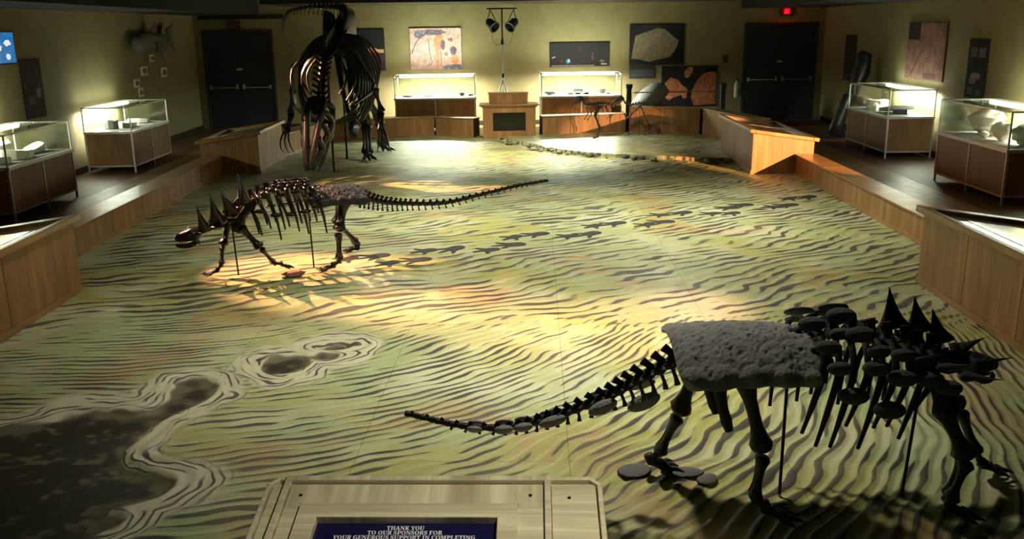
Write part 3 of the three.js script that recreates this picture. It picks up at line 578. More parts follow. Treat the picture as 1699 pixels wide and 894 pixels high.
{ // foreground skeleton, facing right
  const P = (x, y, z = 0) => V(x, y, z), plates = [];
  // flank plates on the near (right) side and their twins on the far side
  for (const [x, y, z, a] of [[.13, .83, .36, .062], [.20, .70, .37, .075], [.37, .63, .37, .078], [.10, .9, .27, .066], [.27, .94, .2, .075], [.33, .88, .27, .062], [.46, .85, .24, .06], [.31, .82, .33, .07], [.43, .77, .33, .075], [.56, .76, .32, .072], [.66, .71, .3, .068], [.07, .96, .1, .07], [.22, .99, .06, .075], [.19, .93, .16, .055]])
    for (const w of [1, -1]) plates.push([[x, y, z * w], [0, .75, .6 * w], a, a * .62, 0]);
  for (const [x, y, z, a, b, sl] of [[-.73, .56, .11, .09, .04, .5], [-.93, .52, .08, .08, .034, .5], [-1.18, .43, .05, .075, .028, .35], [-1.33, .395, .045, .05, .024, .2], [-1.43, .38, .04, .05, .024, .1], [-1.58, .38, .035, .04, .018, -.05]])
    for (const w of [1, -1]) plates.push([[x, y, z * w], [0, .55, .85 * w], a, b, 1, sl]);
  armoured({
    label: 'larger foreground armoured dinosaur skeleton with pitted grey hip shield', pos: [1.25, -.012, -4.28], turn: 0, bone: M.boneDark, seed: 11,
    tail: [P(-.56, .74), P(-.74, .64), P(-.89, .55), P(-1.08, .47), P(-1.25, .41), P(-1.42, .375), P(-1.65, .385), P(-1.9, .445)], nTail: 24, tailS: .088,
    spine: [P(-.56, .77), P(-.3, .84), P(.05, .88), P(.35, .86), P(.6, .8), P(.76, .74), P(.86, .71, -.04)], nSpine: 20,
    ribs: [.1, .66], nRibs: 9, ribW: .34, ribLow: [.42, .48], shield: [-.6, .1, .4, .91, .13], shieldMat: M.armourGrey,
    ischium: [[V(-.36, .72, .06), V(-.29, .38, .06)], [V(-.4, .72, -.07), V(-.33, .42, -.07)]],
    legs: [
      { j: [[-.27, .74, .22], [-.17, .37, .26], [-.2, .12, .26], [-.14, .03, .29]], r: .048, a: .1, s: .17 },
      { j: [[-.4, .7, -.18], [-.5, .36, -.22], [-.6, .13, -.22], [-.64, .03, -.22]], r: .05, a: .1, s: .17 },
      { j: [[.66, .6, .27], [.78, .36, .3], [.73, .13, .28], [.75, .03, .28]], r: .05, a: .1, s: .15, front: 1 },
      { j: [[.78, .6, -.24], [.98, .38, -.24], [1.08, .14, -.2], [1.12, .03, -.18]], r: .05, a: -.1, s: .15, front: 1 },
    ],
    head: { at: [.88, .7, -.05], dir: -.35, s: .21 },
    spikes: [
      [[.54, .87, -.1], [.51, 1.08, -.12], .085], [[.67, .85, -.1], [.64, 1.03, -.12], .085], [[.78, .79, -.1], [.735, .965, -.12], .08],
      [[.56, .8, .2], [.6, .9, .34], .07], [[.7, .76, .18], [.76, .84, .33], .07], [[.82, .7, .13], [.92, .74, .28], .06],
      [[.86, .76, -.08], [1.05, .79, -.18], .05], [[.88, .73, .04], [1.1, .755, .02], .04],
    ],
    spikeMat: M.armourSpike, plates, plateMat: M.armour, plateMat2: M.armourGrey,
    rods: [[[0, .82, 0], [0, -.005, 0]], [[.66, .74, .02], [.62, -.005, .02]]],
  });
}
{ // left skeleton, facing left and a little towards the camera
  const P = (x, y, z = 0) => V(x, y, z), plates = [];
  for (const [x, y, z, a] of [[.36, .62, .25, .055], [.22, .62, .27, .055], [.08, .64, .28, .055], [.5, .66, .2, .055], [.3, .8, .17, .05], [.15, .82, .17, .05], [.44, .79, .15, .05], [-.04, .68, .28, .05]])
    for (const w of [1, -1]) plates.push([[x, y, z * w], [0, .75, .6 * w], a, a * .55, 0]);
  for (let i = 0; i < 7; i++) for (const w of [1, -1]) plates.push([[.03 + i * .085, .88 - .006 * i * (i > 3 ? i - 3 : 0), .14 * w], [.3, 1, .6 * w], .034, .03, 0]);
  for (let i = 0; i < 9; i++) for (const w of [1, -1]) plates.push([[.02 + i * .062, .9 - .004 * i * (i > 4 ? i - 4 : 0), .07 * w], [0, 1, .35 * w], .034, .024, 0]);
  const lift = (b, tp, w) => [b, tp, w];
  const S = [];
  for (const w of [1, -1]) {
    S.push(lift([1.03, .5, .07 * w], [1.08, .71, .15 * w], .06), lift([.9, .55, .1 * w], [.94, .8, .2 * w], .085), lift([.76, .63, .13 * w], [.84, .86, .26 * w], .085), lift([.63, .74, .14 * w], [.66, 1.0, .25 * w], .06));
    S.push(lift([.92, .52, .12 * w], [.84, .56, .3 * w], .07), lift([.76, .58, .15 * w], [.68, .6, .34 * w], .07));
  }
  armoured({
    label: 'smaller left armoured dinosaur skeleton with tall neck spikes and long tail', pos: [-2.31, -.012, -8.96], turn: 202 * D2R, bone: M.bone, seed: 23,
    tail: [P(-.5, .7), P(-.75, .62), P(-1.04, .58), P(-1.44, .56), P(-1.85, .62), P(-2.25, .68), P(-2.58, .71)], nTail: 34, tailS: .08,
    spine: [P(-.5, .74), P(-.2, .8), P(.1, .83), P(.4, .81), P(.62, .71), P(.8, .58), P(1.0, .48), P(1.08, .47)], nSpine: 24,
    ribs: [-.02, .6], nRibs: 8, ribW: .28, ribLow: [.46, .42], shield: [-.56, -.02, .3, .835, .13], shieldMat: std({ color: 0x262825, roughness: .6 }),
    legs: [
      { j: [[-.33, .7, -.17], [-.24, .4, -.24], [-.22, .12, -.3], [-.14, .03, -.32]], r: .06, a: .25, s: .16 },
      { j: [[-.34, .7, .16], [-.32, .38, .26], [-.52, .13, .34], [-.52, .03, .38]], r: .06, a: .25, s: .16 },
      { j: [[.7, .52, -.18], [.53, .3, -.22], [.41, .12, -.16], [.33, .06, -.15]], r: .046, a: .3 + PI * .98, s: .12, front: 1 },
      { j: [[.78, .52, .12], [.87, .3, .06], [.9, .12, 0], [.95, .03, -.02]], r: .046, a: .1, s: .15, front: 1 },
    ],
    head: { at: [1.06, .46, 0], dir: 0, s: .25 },
    spikes: S, spikeMat: M.bone, plates, plateMat: M.bone, plateMat2: M.bone,
    rods: [[[.02, .78, 0], [0, -.005, 0]], [[.77, .55, 0], [.75, -.005, 0]]],
  });
}

// ---------- large predator skeleton bowing towards the gallery, head near the floor
{
  const O = V(-3.62, -.012, -17.2), t = thing('predator_dinosaur_skeleton', 'huge black predator dinosaur skeleton bowing its open jaws towards the viewer', 'skeleton', [O.x, O.y, O.z]);
  const Wd = (x, y, z) => V(x - O.x, y, z - O.z), b = M.boneBlack;
  const spine = [Wd(-3.42, 1.28, -14.45), Wd(-3.45, 1.62, -14.75), Wd(-3.47, 1.9, -15.15), Wd(-3.5, 2.05, -15.6), Wd(-3.54, 2.15, -16.1), Wd(-3.58, 2.28, -16.7), Wd(-3.62, 2.4, -17.3)];
  const n = 24, sp = curve(spine, n);
  sp.forEach((p, i) => { const tan = V().subVectors(sp[Math.max(0, i - 1)], sp[Math.min(n - 1, i + 1)]).normalize(), neck = i < 9; mesh(neck ? 'neck_vertebra' : 'back_vertebra', vertebra(p, tan, neck ? .17 : .19, { len: .4, spine: neck ? .55 : 1.05, trans: neck ? .8 : 1.0, lift: .2 }), b, t); });
  const tl = curve([Wd(-3.62, 2.44, -17.5), Wd(-3.68, 2.64, -18.2), Wd(-3.95, 2.78, -18.9), Wd(-4.4, 2.82, -19.35), Wd(-4.9, 2.8, -19.6), Wd(-5.25, 2.72, -19.75), Wd(-5.4, 2.5, -19.85), Wd(-5.42, 2.36, -19.88)], 34);
  tl.forEach((p, i) => { const tan = V().subVectors(tl[Math.max(0, i - 1)], tl[Math.min(33, i + 1)]).normalize(), f = i / 33, s = mix(.18, .03, f); mesh('tail_vertebra', vertebra(p, tan, s, { len: .48, spine: mix(.6, .1, f), trans: mix(1, .2, f), chev: f < .85 ? mix(1.5, .6, f) : 0 }), b, t); });
  const sc = new THREE.CatmullRomCurve3(spine);
  for (let i = 0; i < 13; i++) for (const w of [-1, 1]) {
    const f = i / 12, p = sc.getPoint(mix(.42, .86, f)), wide = (w > 0 ? 1.12 : .98) * mix(.3, .68, Math.sqrt(f)), deep = mix(.62, 1.3, Math.sin(Math.min(1, f * 1.5) * PI / 2)) - (f > .8 ? (f - .8) * 1.6 : 0);
    const pts = curve([V(p.x + .06 * w, p.y, p.z), V(p.x + wide * .6 * w, p.y - .1, p.z + .05), V(p.x + wide * 1.02 * w, p.y - deep * .5, p.z + .2), V(p.x + wide * w * .95, p.y - deep * .85, p.z + .3), V(p.x + wide * .74 * w, p.y - deep * 1.05, p.z + .38)], 13);
    mesh('rib', loft(pts, pts.map((_, k) => [.018, .038 - .0014 * k]), V(0, 0, 1), 6), b, t);
  }
  for (let i = 0; i < 7; i++) for (const w of [-1, 1]) { const z = -15.2 - i * .2, y = .98 - .02 * i; mesh('belly_rib', strut([Wd(-3.5, y - .1, z + .35), Wd(-3.5 + .25 * w, y - .05, z + .25), Wd(-3.52 + .5 * w, y + .14, z + .1)], .016, .01, 7, 5), b, t); }
  for (const w of [-1, 1]) {
    mesh('hip_bone', loft([Wd(-3.62 + .16 * w, 2.3, -16.6), Wd(-3.64 + .2 * w, 2.42, -17.0), Wd(-3.64 + .2 * w, 2.4, -17.5), Wd(-3.62 + .15 * w, 2.32, -17.8)], [[.04, .12], [.05, .3], [.05, .28], [.03, .1]], V(0, 1, 0), 10), b, t);
    mesh('pubis', strut([Wd(-3.58 + .14 * w, 2.15, -17.1), Wd(-3.5 + .08 * w, 1.4, -16.8), Wd(-3.36 + .04 * w, .72, -16.55)], .055, .045, 8, 7), b, t);
    mesh('ischium', strut([Wd(-3.62 + .14 * w, 2.15, -17.4), Wd(-3.6 + .07 * w, 1.5, -17.8), Wd(-3.58 + .03 * w, 1.15, -18.0)], .05, .035, 7, 6), b, t);
    // shoulder and hanging three-clawed arm
    const sx = -3.44 + (w > 0 ? .76 : .6) * w, sh = Wd(sx, 1.42, -15.15);
    mesh('shoulder_blade', loft(curve([Wd(-3.5 + .4 * w, 1.98, -15.9), Wd(-3.5 + .6 * w, 1.72, -15.5), sh, Wd(-3.5 + .5 * w, 1.18, -14.98)], 9), [.11, .09, .08, .08, .08, .09, .12, .14, .08].map(q => [.025, q]), V(0, 0, 1), 8), b, t);
    const el = Wd(sx + .09 * w, 1.02, -15.2), wr = Wd(sx + .12 * w, .74, -14.98);
    mesh('humerus', longBone(sh, el, .05), b, t);
    mesh('forearm', [longBone(el, wr, .034), longBone(el.clone().add(V(-.05 * w, 0, .02)), wr.clone().add(V(-.04 * w, 0, .02)), .028)], b, t);
    for (let k = 0; k < 3; k++) mesh('claw_finger', strut([wr.clone().add(V((k - 1) * .035, 0, 0)), wr.clone().add(V((k - 1) * .07 + .02 * w, -.14, .06)), wr.clone().add(V((k - 1) * .09 + .01 * w, -.28, .03)), wr.clone().add(V((k - 1) * .09 - .02 * w, -.36, -.04))], .02, .005, 9, 6), b, t);
  }
  mesh('pubic_boot', loft([Wd(-3.38, .66, -17.0), Wd(-3.36, .62, -16.75), Wd(-3.35, .6, -16.5), Wd(-3.34, .66, -16.25)], [[.05, .05], [.1, .14], [.11, .17], [.05, .06]], V(0, 1, 0), 9), b, t);
  for (const [hip, knee, ankle, toe, a] of [
    [Wd(-3.42, 2.2, -17.15), Wd(-3.26, 1.42, -16.65), Wd(-3.2, .62, -17.0), Wd(-3.16, .03, -16.75), PI / 2 - .3],
    [Wd(-3.6, 2.15, -17.3), Wd(-3.34, 1.36, -17.15), Wd(-3.12, .58, -18.05), Wd(-3.08, .03, -18.0), PI / 2 - .6]]) {
    mesh('femur', longBone(hip, knee, .1), b, t);
    mesh('shin', [longBone(knee, ankle, .075), longBone(knee.clone().add(V(.08, 0, 0)), ankle.clone().add(V(.06, 0, 0)), .045)], b, t);
    mesh('metapodial', [-1, 0, 1].map(k => longBone(ankle.clone().add(V(k * .05, 0, 0)), V(toe.x + k * .06, toe.y + .09, toe.z), .042)), b, t);
    foot(toe, a, .36, 3, b, t);
  }
  // skull as an open frame of bars: f runs from the neck to the snout, head hanging steeply
  const h0 = Wd(-3.42, 1.24, -14.35), ax = V(-.1, -.86, .5).normalize(), sd = V(1, 0, -.05).normalize(), upv = V().crossVectors(sd, ax).multiplyScalar(-1).normalize();
  if (upv.z < 0) upv.multiplyScalar(-1);
  const Q = (f, u, w) => V().copy(h0).addScaledVector(ax, f).addScaledVector(upv, u).addScaledVector(sd, w);
  const parts = [];
  for (const w of [-1, 1]) {
    parts.push(strut([Q(0, .16, .1 * w), Q(.28, .24, .12 * w), Q(.55, .2, .09 * w), Q(.85, .12, .06 * w), Q(1.08, -.02, .03 * w)], 0.053, 0.053, 12, 7));
    parts.push(strut([Q(.05, -.12, .2 * w), Q(.35, -.14, .2 * w), Q(.65, -.1, .14 * w), Q(.92, -.1, .09 * w), Q(1.07, -.06, .03 * w)], 0.051, 0.054, 12, 7, 1.3));
    parts.push(strut([Q(.05, .14, .12 * w), Q(.06, 0, .2 * w), Q(.04, -.13, .2 * w)], 0.053, 0.053, 6, 6));
    parts.push(strut([Q(.24, .22, .14 * w), Q(.25, .05, .2 * w), Q(.26, -.12, .21 * w)], 0.045, 0.045, 6, 6));
    parts.push(strut([Q(.44, .22, .13 * w), Q(.46, .06, .18 * w), Q(.5, -.12, .18 * w)], 0.048, 0.045, 6, 6));
    parts.push(strut([Q(.66, .17, .09 * w), Q(.7, .02, .12 * w), Q(.72, -.1, .13 * w)], 0.068, 0.060, 6, 6));
    parts.push(spike(Q(.42, .22, .12 * w), Q(.4, .36, .16 * w), .06, .03, ax));
    parts.push(loft([Q(.8, .05, .09 * w), Q(.9, .03, .07 * w), Q(1.04, -.02, .04 * w)], [[.03, .09], [.03, .09], [.03, .05]], upv, 7));
  }
  parts.push(loft([Q(-.05, .05, 0), Q(.08, .08, 0), Q(.2, .1, 0)], [[.12, .1], [.15, .12], [.08, .08]], upv, 8));
  const sk = mesh('skull', parts, b, t);
  for (let k = 0; k < 9; k++) for (const w of [-1, 1]) mesh('tooth', spike(Q(.52 + k * .06, -.1, (.17 - k * .015) * w), Q(.5 + k * .06, -.22 + .05 * (k % 2), (.17 - k * .015) * w), .014, .01, ax), b, sk);
  // jaw swung open to the viewer's right of the snout
  const J = (f, u, w) => Q(f * .96, -.16 - f * .36 + u, w);
  const jaw = mesh('lower_jaw', [-1, 1].map(w => loft(curve([J(.03, 0, .19 * w), J(.3, -.03, .2 * w), J(.6, -.01, .14 * w), J(.85, 0, .08 * w), J(1.0, .03, .01 * w)], 10), [.05, .07, .08, .075, .065, .055, .05, .048, .045, .03].map(q => [q * .4, q]), upv, 7)), b, t);
  for (let k = 0; k < 8; k++) for (const w of [-1, 1]) mesh('tooth', spike(J(.5 + k * .06, .04, (.16 - k * .017) * w), J(.49 + k * .06, .14 - .03 * (k % 2), (.16 - k * .017) * w), .013, .009, ax), b, jaw);
  for (const [x, z, y] of [[-3.5, -15.4, 2.0], [-3.6, -17.0, 2.3]]) mesh('support_rod', rod(Wd(x, 0, z), Wd(x, y, z), .02), M.black, t);
}

// ---------- two little running skeletons on the raised slab at the back
function runner(label, at, turn, s, stance) {
  const t = thing('small_dinosaur_skeleton', label, 'skeleton', at, turn, 'small skeletons on the raised slab'), b = M.boneDark, P = (x, y, z = 0) => V(x * s, y * s, z * s);
  const sp = curve([P(-.62, .42), P(-.45, .56), P(-.2, .68), P(0, .71), P(.2, .68), P(.3, .7), P(.36, .78)], 22);
  sp.forEach((p, i) => { const tan = V().subVectors(sp[Math.min(21, i + 1)], sp[Math.max(0, i - 1)]).normalize(), f = i / 21; mesh('vertebra', vertebra(p, tan, (f < .5 ? mix(.018, .05, f * 2) : mix(.05, .035, f * 2 - 1)) * s, { len: .6, spine: .7, trans: .6, chev: f < .45 ? .8 : 0 }), b, t); });
  for (let i = 0; i < 6; i++) for (const w of [-1, 1]) mesh('rib', strut([P(.02 + i * .035, .7, .01 * w), P(.03 + i * .035, .66, .08 * w), P(.05 + i * .035, .55, .07 * w)], .009 * s, .005 * s, 6, 5), b, t);
  mesh('skull', loft([P(.34, .8), P(.4, .82), P(.47, .8), P(.56, .74), P(.6, .71)], [[.02, .03], [.04, .05], [.04, .045], [.025, .025], [.006, .008]].map(q => q.map(v => v * s)), V(0, 1, 0), 8), b, t);
  mesh('lower_jaw', strut([P(.38, .76), P(.47, .72), P(.57, .69)], .014 * s, .006 * s, 6, 5), b, t);
  for (const [w, kx, ax_, tx] of stance) {
    mesh('femur', longBone(P(-.02, .66, .06 * w), P(kx, .46, .07 * w), .024 * s, V(0, 0, 1), 7), b, t);
    mesh('shin', longBone(P(kx, .46, .07 * w), P(ax_, .2, .07 * w), .019 * s, V(0, 0, 1), 7), b, t);
    mesh('metapodial', longBone(P(ax_, .2, .07 * w), P(tx, .03, .07 * w), .015 * s, V(0, 0, 1), 7), b, t);
    foot(P(tx, .012, .07 * w), 0, .1 * s, 3, b, t);
    mesh('arm', [longBone(P(.24, .64, .06 * w), P(.19, .5, .09 * w), .014 * s, V(0, 0, 1), 6), longBone(P(.19, .5, .09 * w), P(.28, .38, .08 * w), .011 * s, V(0, 0, 1), 6)], b, t);
  }
  mesh('support_rod', rod(P(0, 0, 0), P(0, .68, 0), .006), M.black, t);
}
runner('small dark skeleton standing before the right back display case', [1.3, .045, -19.3], PI + .35, 1.05, [[-1, .1, -.02, .06], [1, .06, -.05, 0]]);
runner('small dark long-legged skeleton beside the taller back barrier', [2.2, .045, -19.65], PI - .1, .98, [[-1, .2, .2, .24], [1, -.1, -.22, -.2]]);
// ---------- raised slab with a broken edge at the back of the pit
{
  const t = thing('rock_slab', 'raised greenish slab with a broken rocky front edge under the small skeletons', 'rock');
  const edge = [[-.8, -19.62], [-.5, -19.2], [-.27, -18.85], [.11, -18.05], [.4, -17.66], [.68, -17.4], [1.0, -17.1], [1.34, -16.92], [1.8, -16.7], [2.29, -16.54], [2.8, -16.3], [3.44, -16.2]];
  const r = rng(9), jag = []; edge.forEach(([x, z], i) => { const e = edge[i + 1]; if (!e) { jag.push([x, z]); return; } for (let k = 0; k < 4; k++) jag.push([mix(x, e[0], k / 4) + (r() - .5) * .07, mix(z, e[1], k / 4) + (r() - .5) * .07]); });
  M.slab = std({ map: ATLAS[3].mat.map, roughness: .34 });
  const g = plan([...jag, [3.46, -17.4], [4.0, -17.8], [3.6, -19.86], [3.5, -19.9], [2.03, -20.5], [.0, -20.1], [-.04, -19.95], [-.6, -19.95]], -.03, .045);
  const p = g.attributes.position, uv = g.attributes.uv, A = ATLAS[3]; for (let i = 0; i < p.count; i++) uv.setXY(i, (p.getX(i) - A.x0) / (A.x1 - A.x0), (p.getZ(i) - A.z0) / (A.z1 - A.z0));
  mesh('slab', g, M.slab, t);
  const rock = [0x8f8c72, 0x6d6b58, 0xa6a288].map(c => std({ color: c, roughness: .7 })), geos = [1, 2, 3, 4].map(s => lump(1, .5, .7, s, .5, 1));
  for (let i = 0; i < 60; i++) { const f = Math.pow(r(), 1.3) * (edge.length - 1.01), k = Math.floor(f), q = f - k, s = .025 + r() * r() * .13, m = mesh('stone', geos[i % 4], rock[i % 3], t); m.position.set(mix(edge[k][0], edge[k + 1][0], q) + (r() - .5) * .4, -.005 + r() * .02, mix(edge[k][1], edge[k + 1][1], q) + (r() - .2) * .4); m.scale.set(s, s * .8, s); m.rotation.y = r() * 6; }
}

// ---------- podium with a black screen
{
  const t = thing('podium', 'oak podium with black screen in the middle of the back barrier', 'podium', back(-.75, 2.72), BACK_T);
  mesh('body', [bx(-.58, -.36, -.03, .66, -.6, 0, .004), bx(.36, .58, -.03, .66, -.6, 0, .004), bx(-.36, .36, -.03, .14, -.6, 0, .004), bx(-.36, .36, .54, .66, -.6, 0, .004), bx(-.36, .36, .14, .54, -.6, -.06, .002)], M.oak, t);
  mesh('cornice', [bx(-.62, .62, .66, .69, -.62, .03, .006, true), bx(-.66, .66, .69, .72, -.64, .06, .006, true)], M.oak, t);
  mesh('screen', bx(-.36, .36, .14, .54, -.06, -.035, .004), M.blackGloss, t);
  mesh('upper_box', bx(-.44, .42, .72, .93, -.6, -.22, .006), M.oak, t);
  mesh('upper_lid', bx(-.46, .44, .93, .945, -.62, -.2, .004, true), M.oakCap, t);
}

// ---------- stage light stand
{
  const t = thing('light_stand', 'tripod stand with two black lamps on a crossbar behind the podium', 'light stand', back(-.86, 1.55), BACK_T);
  mesh('pole', [rod(V(0, .3, 0), V(0, 1.35, 0), .02), rod(V(0, 1.3, 0), V(0, 2.05, 0), .016)], M.alu, t);
  mesh('upper_pole', rod(V(0, 2.0, 0), V(0, 2.76, 0), .017), M.black, t);
  for (const y of [1.28, 2.02]) mesh('collar', new THREE.CylinderGeometry(.035, .035, .1, 10).translate(0, y, 0), M.black, t);
  for (let k = 0; k < 3; k++) { const a = k * PI * 2 / 3 + .5; mesh('leg', [rod(V(0, 1.2, 0), V(Math.cos(a) * .42, .01, Math.sin(a) * .42), .014), rod(V(0, .4, 0), V(Math.cos(a) * .24, .52, Math.sin(a) * .24), .008)], M.alu, t); }
  mesh('crossbar', bx(-.34, .34, 2.745, 2.775, -.015, .015, .004), M.black, t);
  for (const s of [-1, 1]) {
    const can = new THREE.LatheGeometry([[0, -.16], [.06, -.15], [.1, -.08], [.105, .1], [.135, .12], [.135, .14], [.1, .14], [.09, .08], [0, .06]].map(q => new THREE.Vector2(...q)), 16);
    can.rotateX(PI / 2); can.rotateX(.55); can.rotateY(s * -.7); can.translate(s * .24, 2.42, .06);
    const l = mesh('lamp_can', can, M.black, t);
    mesh('yoke', [strut([V(s * .27, 2.74, 0), V(s * .29, 2.62, .03), V(s * .35, 2.48, .06)], .01, .01, 6, 5), strut([V(s * .27, 2.74, 0), V(s * .2, 2.62, .02), V(s * .14, 2.48, .06)], .01, .01, 6, 5)], M.black, l);
    mesh('cable', strut([V(s * .24, 2.34, .0), V(s * .22, 2.1, -.03), V(s * .12, 1.95, 0), V(0, 2.02, .02)], .005, .005, 10, 5), M.black, t);
  }
}

// ---------- photographs and panels on the walls
const clampR = (r) => r() - .5;
function blob(c, x, y, rx, ry, seed, fill) { c.fillStyle = fill; c.beginPath(); for (let k = 0; k <= 40; k++) { const a = k / 40 * PI * 2, q = 1 + .22 * vn(Math.cos(a) * 1.7 + seed * 5, Math.sin(a) * 1.7 + seed) ; const X = x + Math.cos(a) * rx * q, Y = y + Math.sin(a) * ry * q; k ? c.lineTo(X, Y) : c.moveTo(X, Y); } c.fill(); }
function speckle(c, w, h, n, cols, seed, s0, s1, a, inside) { const r = rng(seed); for (let i = 0; i < n; i++) { const x = r() * w, y = r() * h; if (inside && !inside(x, y)) { r(); r(); continue; } c.globalAlpha = a * r(); c.fillStyle = cols[Math.floor(r() * cols.length)]; c.beginPath(); c.ellipse(x, y, mix(s0, s1, r()), mix(s0, s1, r()) * .6, r() * 3, 0, 7); c.fill(); } c.globalAlpha = 1; }
function picture(name, label, category, pos, turn, w, h, draw, o = {}) {
  const t = thing(name, label, category, pos, turn, o.group), d = o.d || .025;
  mesh('board', bx(-w / 2, w / 2, -h / 2, h / 2, 0, d, .003), o.edge || M.black, t);
  const px = 256, tex = canvasTex(Math.round(px * Math.max(.4, w / h > 1 ? w / h : 1) > 512 ? 512 : px * Math.max(1, w / h)), Math.round(px * Math.max(1, Math.min(2, h / w))), draw);
  const g = new THREE.PlaneGeometry(w - (o.m ?? .012), h - (o.m ?? .012)); g.translate(0, 0, d + .0015);
  mesh(o.part || 'print', g, o.mat ? o.mat(tex) : std({ map: tex, roughness: .85 }), t);
  return t;
}
const bw = (u0, u1, y0, y1, w = 0) => [back((u0 + u1) / 2, w, (y0 + y1) / 2), BACK_T, u1 - u0, y1 - y0];
picture('photograph', 'dark night photograph with small orange glow half hidden behind the ribs', 'photograph', ...bw(-4.65, -3.7, 1.36, 2.35), (c, w, h) => {
  c.fillStyle = '#0d0c12'; c.fillRect(0, 0, w, h); c.fillStyle = '#3a2a30'; c.fillRect(0, h * .62, w, h); speckle(c, w, h, 160, ['#4a343c', '#241a22'], 3, 4, 20, .5, (x, y) => y > h * .62);
  blob(c, w * .68, h * .5, w * .12, h * .07, 2, '#d88a28'); blob(c, w * .62, h * .47, w * .05, h * .04, 4, '#f6d860'); c.fillStyle = '#e8c09a'; c.fillRect(w * .76, h * .48, w * .22, h * .09); blob(c, w * .72, h * .58, w * .14, h * .04, 5, '#8a3c26');
});
picture('photograph', 'pink map-like rock photograph with dark cracks above the left back case', 'photograph', ...bw(-3.09, -1.83, 1.37, 2.36), (c, w, h) => {
  c.fillStyle = '#d9b6ac'; c.fillRect(0, 0, w, h); speckle(c, w, h, 500, ['#e8cfc4', '#c99a94', '#d2aa9c', '#efe0d8'], 8, 4, 22, .7);
  blob(c, w * .56, h * .33, w * .1, h * .22, 3, '#c98e64'); c.fillStyle = '#c89a78'; c.fillRect(w * .5, h * .45, w * .06, h * .55); blob(c, w * .87, h * .78, w * .07, h * .12, 9, '#c88a54');
  blob(c, w * .45, h * .1, w * .26, h * .06, 6, '#6d6678'); blob(c, w * .2, h * .14, w * .1, h * .1, 7, '#77718a'); blob(c, w * .84, h * .55, w * .06, h * .1, 8, '#4a4454'); blob(c, w * .85, h * .95, w * .22, h * .07, 4, '#55566a'); blob(c, w * .64, h * .4, w * .04, h * .12, 5, '#5b5060');
  blob(c, w * .79, h * .28, w * .04, h * .05, 5, '#a8403a'); blob(c, w * .7, h * .62, w * .035, h * .04, 6, '#b45a4c');
  c.strokeStyle = '#4e4656'; c.lineWidth = 5; c.beginPath(); c.moveTo(w * .03, h * .62); c.bezierCurveTo(w * .1, h * .3, w * .2, h * .2, w * .36, h * .08); c.stroke();
  c.lineWidth = 3; c.beginPath(); c.moveTo(w * .36, h * .25); c.lineTo(w * .38, h * .6); c.lineTo(w * .42, h * .85); c.lineTo(w * .28, h * .97); c.stroke(); c.beginPath(); c.moveTo(w * .6, h * .5); c.lineTo(w * .6, h * .98); c.stroke(); speckle(c, w, h, 700, ['#e8cfc4', '#b98a84', '#8a7a80', '#d9b6ac', '#f0e4dc'], 18, 2, 9, .55);
});
picture('photograph', 'wide black photograph with tiny coloured specks above the right back case', 'photograph', ...bw(.32, 1.79, 1.39, 1.97), (c, w, h) => {
  c.fillStyle = '#0b0b10'; c.fillRect(0, 0, w, h); blob(c, w * .31, h * .78, w * .035, h * .1, 3, '#3f9cc0'); blob(c, w * .32, h * .75, w * .012, h * .06, 5, '#d8ecf0'); blob(c, w * .2, h * .78, w * .015, h * .05, 2, '#7a3540'); blob(c, w * .72, h * .6, w * .02, h * .2, 4, '#5a2a36'); blob(c, w * .5, h * .3, w * .03, h * .08, 7, '#3a1822'); blob(c, w * .88, h * .78, w * .04, h * .06, 8, '#5a6a3a');
  c.fillStyle = '#d8d4cc'; c.fillRect(w * .03, h * .95, w * .72, h * .025); c.fillRect(w * .86, h * .88, w * .1, h * .05); c.save(); c.translate(w * .05, h * .6); c.rotate(-.4); c.fillRect(-w * .02, 0, w * .06, h * .04); c.restore();
});
picture('photograph', 'black photograph of one large pale tan rock on the back wall', 'photograph', ...bw(2.28, 3.63, 1.4, 2.37), (c, w, h) => {
  c.fillStyle = '#0d0d11'; c.fillRect(0, 0, w, h); const P = [[.1, .27], [.3, .18], [.5, .08], [.64, .12], [.78, .28], [.9, .4], [.85, .6], [.75, .8], [.55, .86], [.36, .93], [.2, .86], [.03, .84], [.06, .6]];
  c.fillStyle = '#8b8068'; c.beginPath(); P.forEach(([x, y], i) => i ? c.lineTo(x * w, y * h) : c.moveTo(x * w, y * h)); c.closePath(); c.fill(); c.save(); c.clip(); speckle(c, w, h, 600, ['#a69a80', '#6f6552', '#948a5c', '#b0a79a', '#7d6f66'], 21, 4, 20, .6); c.restore();
});
picture('text_panel', 'small dark caption panel under the pale rock photograph', 'panel', ...bw(2.29, 2.91, 1.08, 1.38), (c, w, h) => { c.fillStyle = '#26282e'; c.fillRect(0, 0, w, h); c.fillStyle = '#4d5056'; c.fillRect(0, h * .25, w, h * .6); speckle(c, w, h, 120, ['#5c6066', '#3c3f46'], 4, 3, 14, .5, (x, y) => y > h * .25 && y < h * .85); });
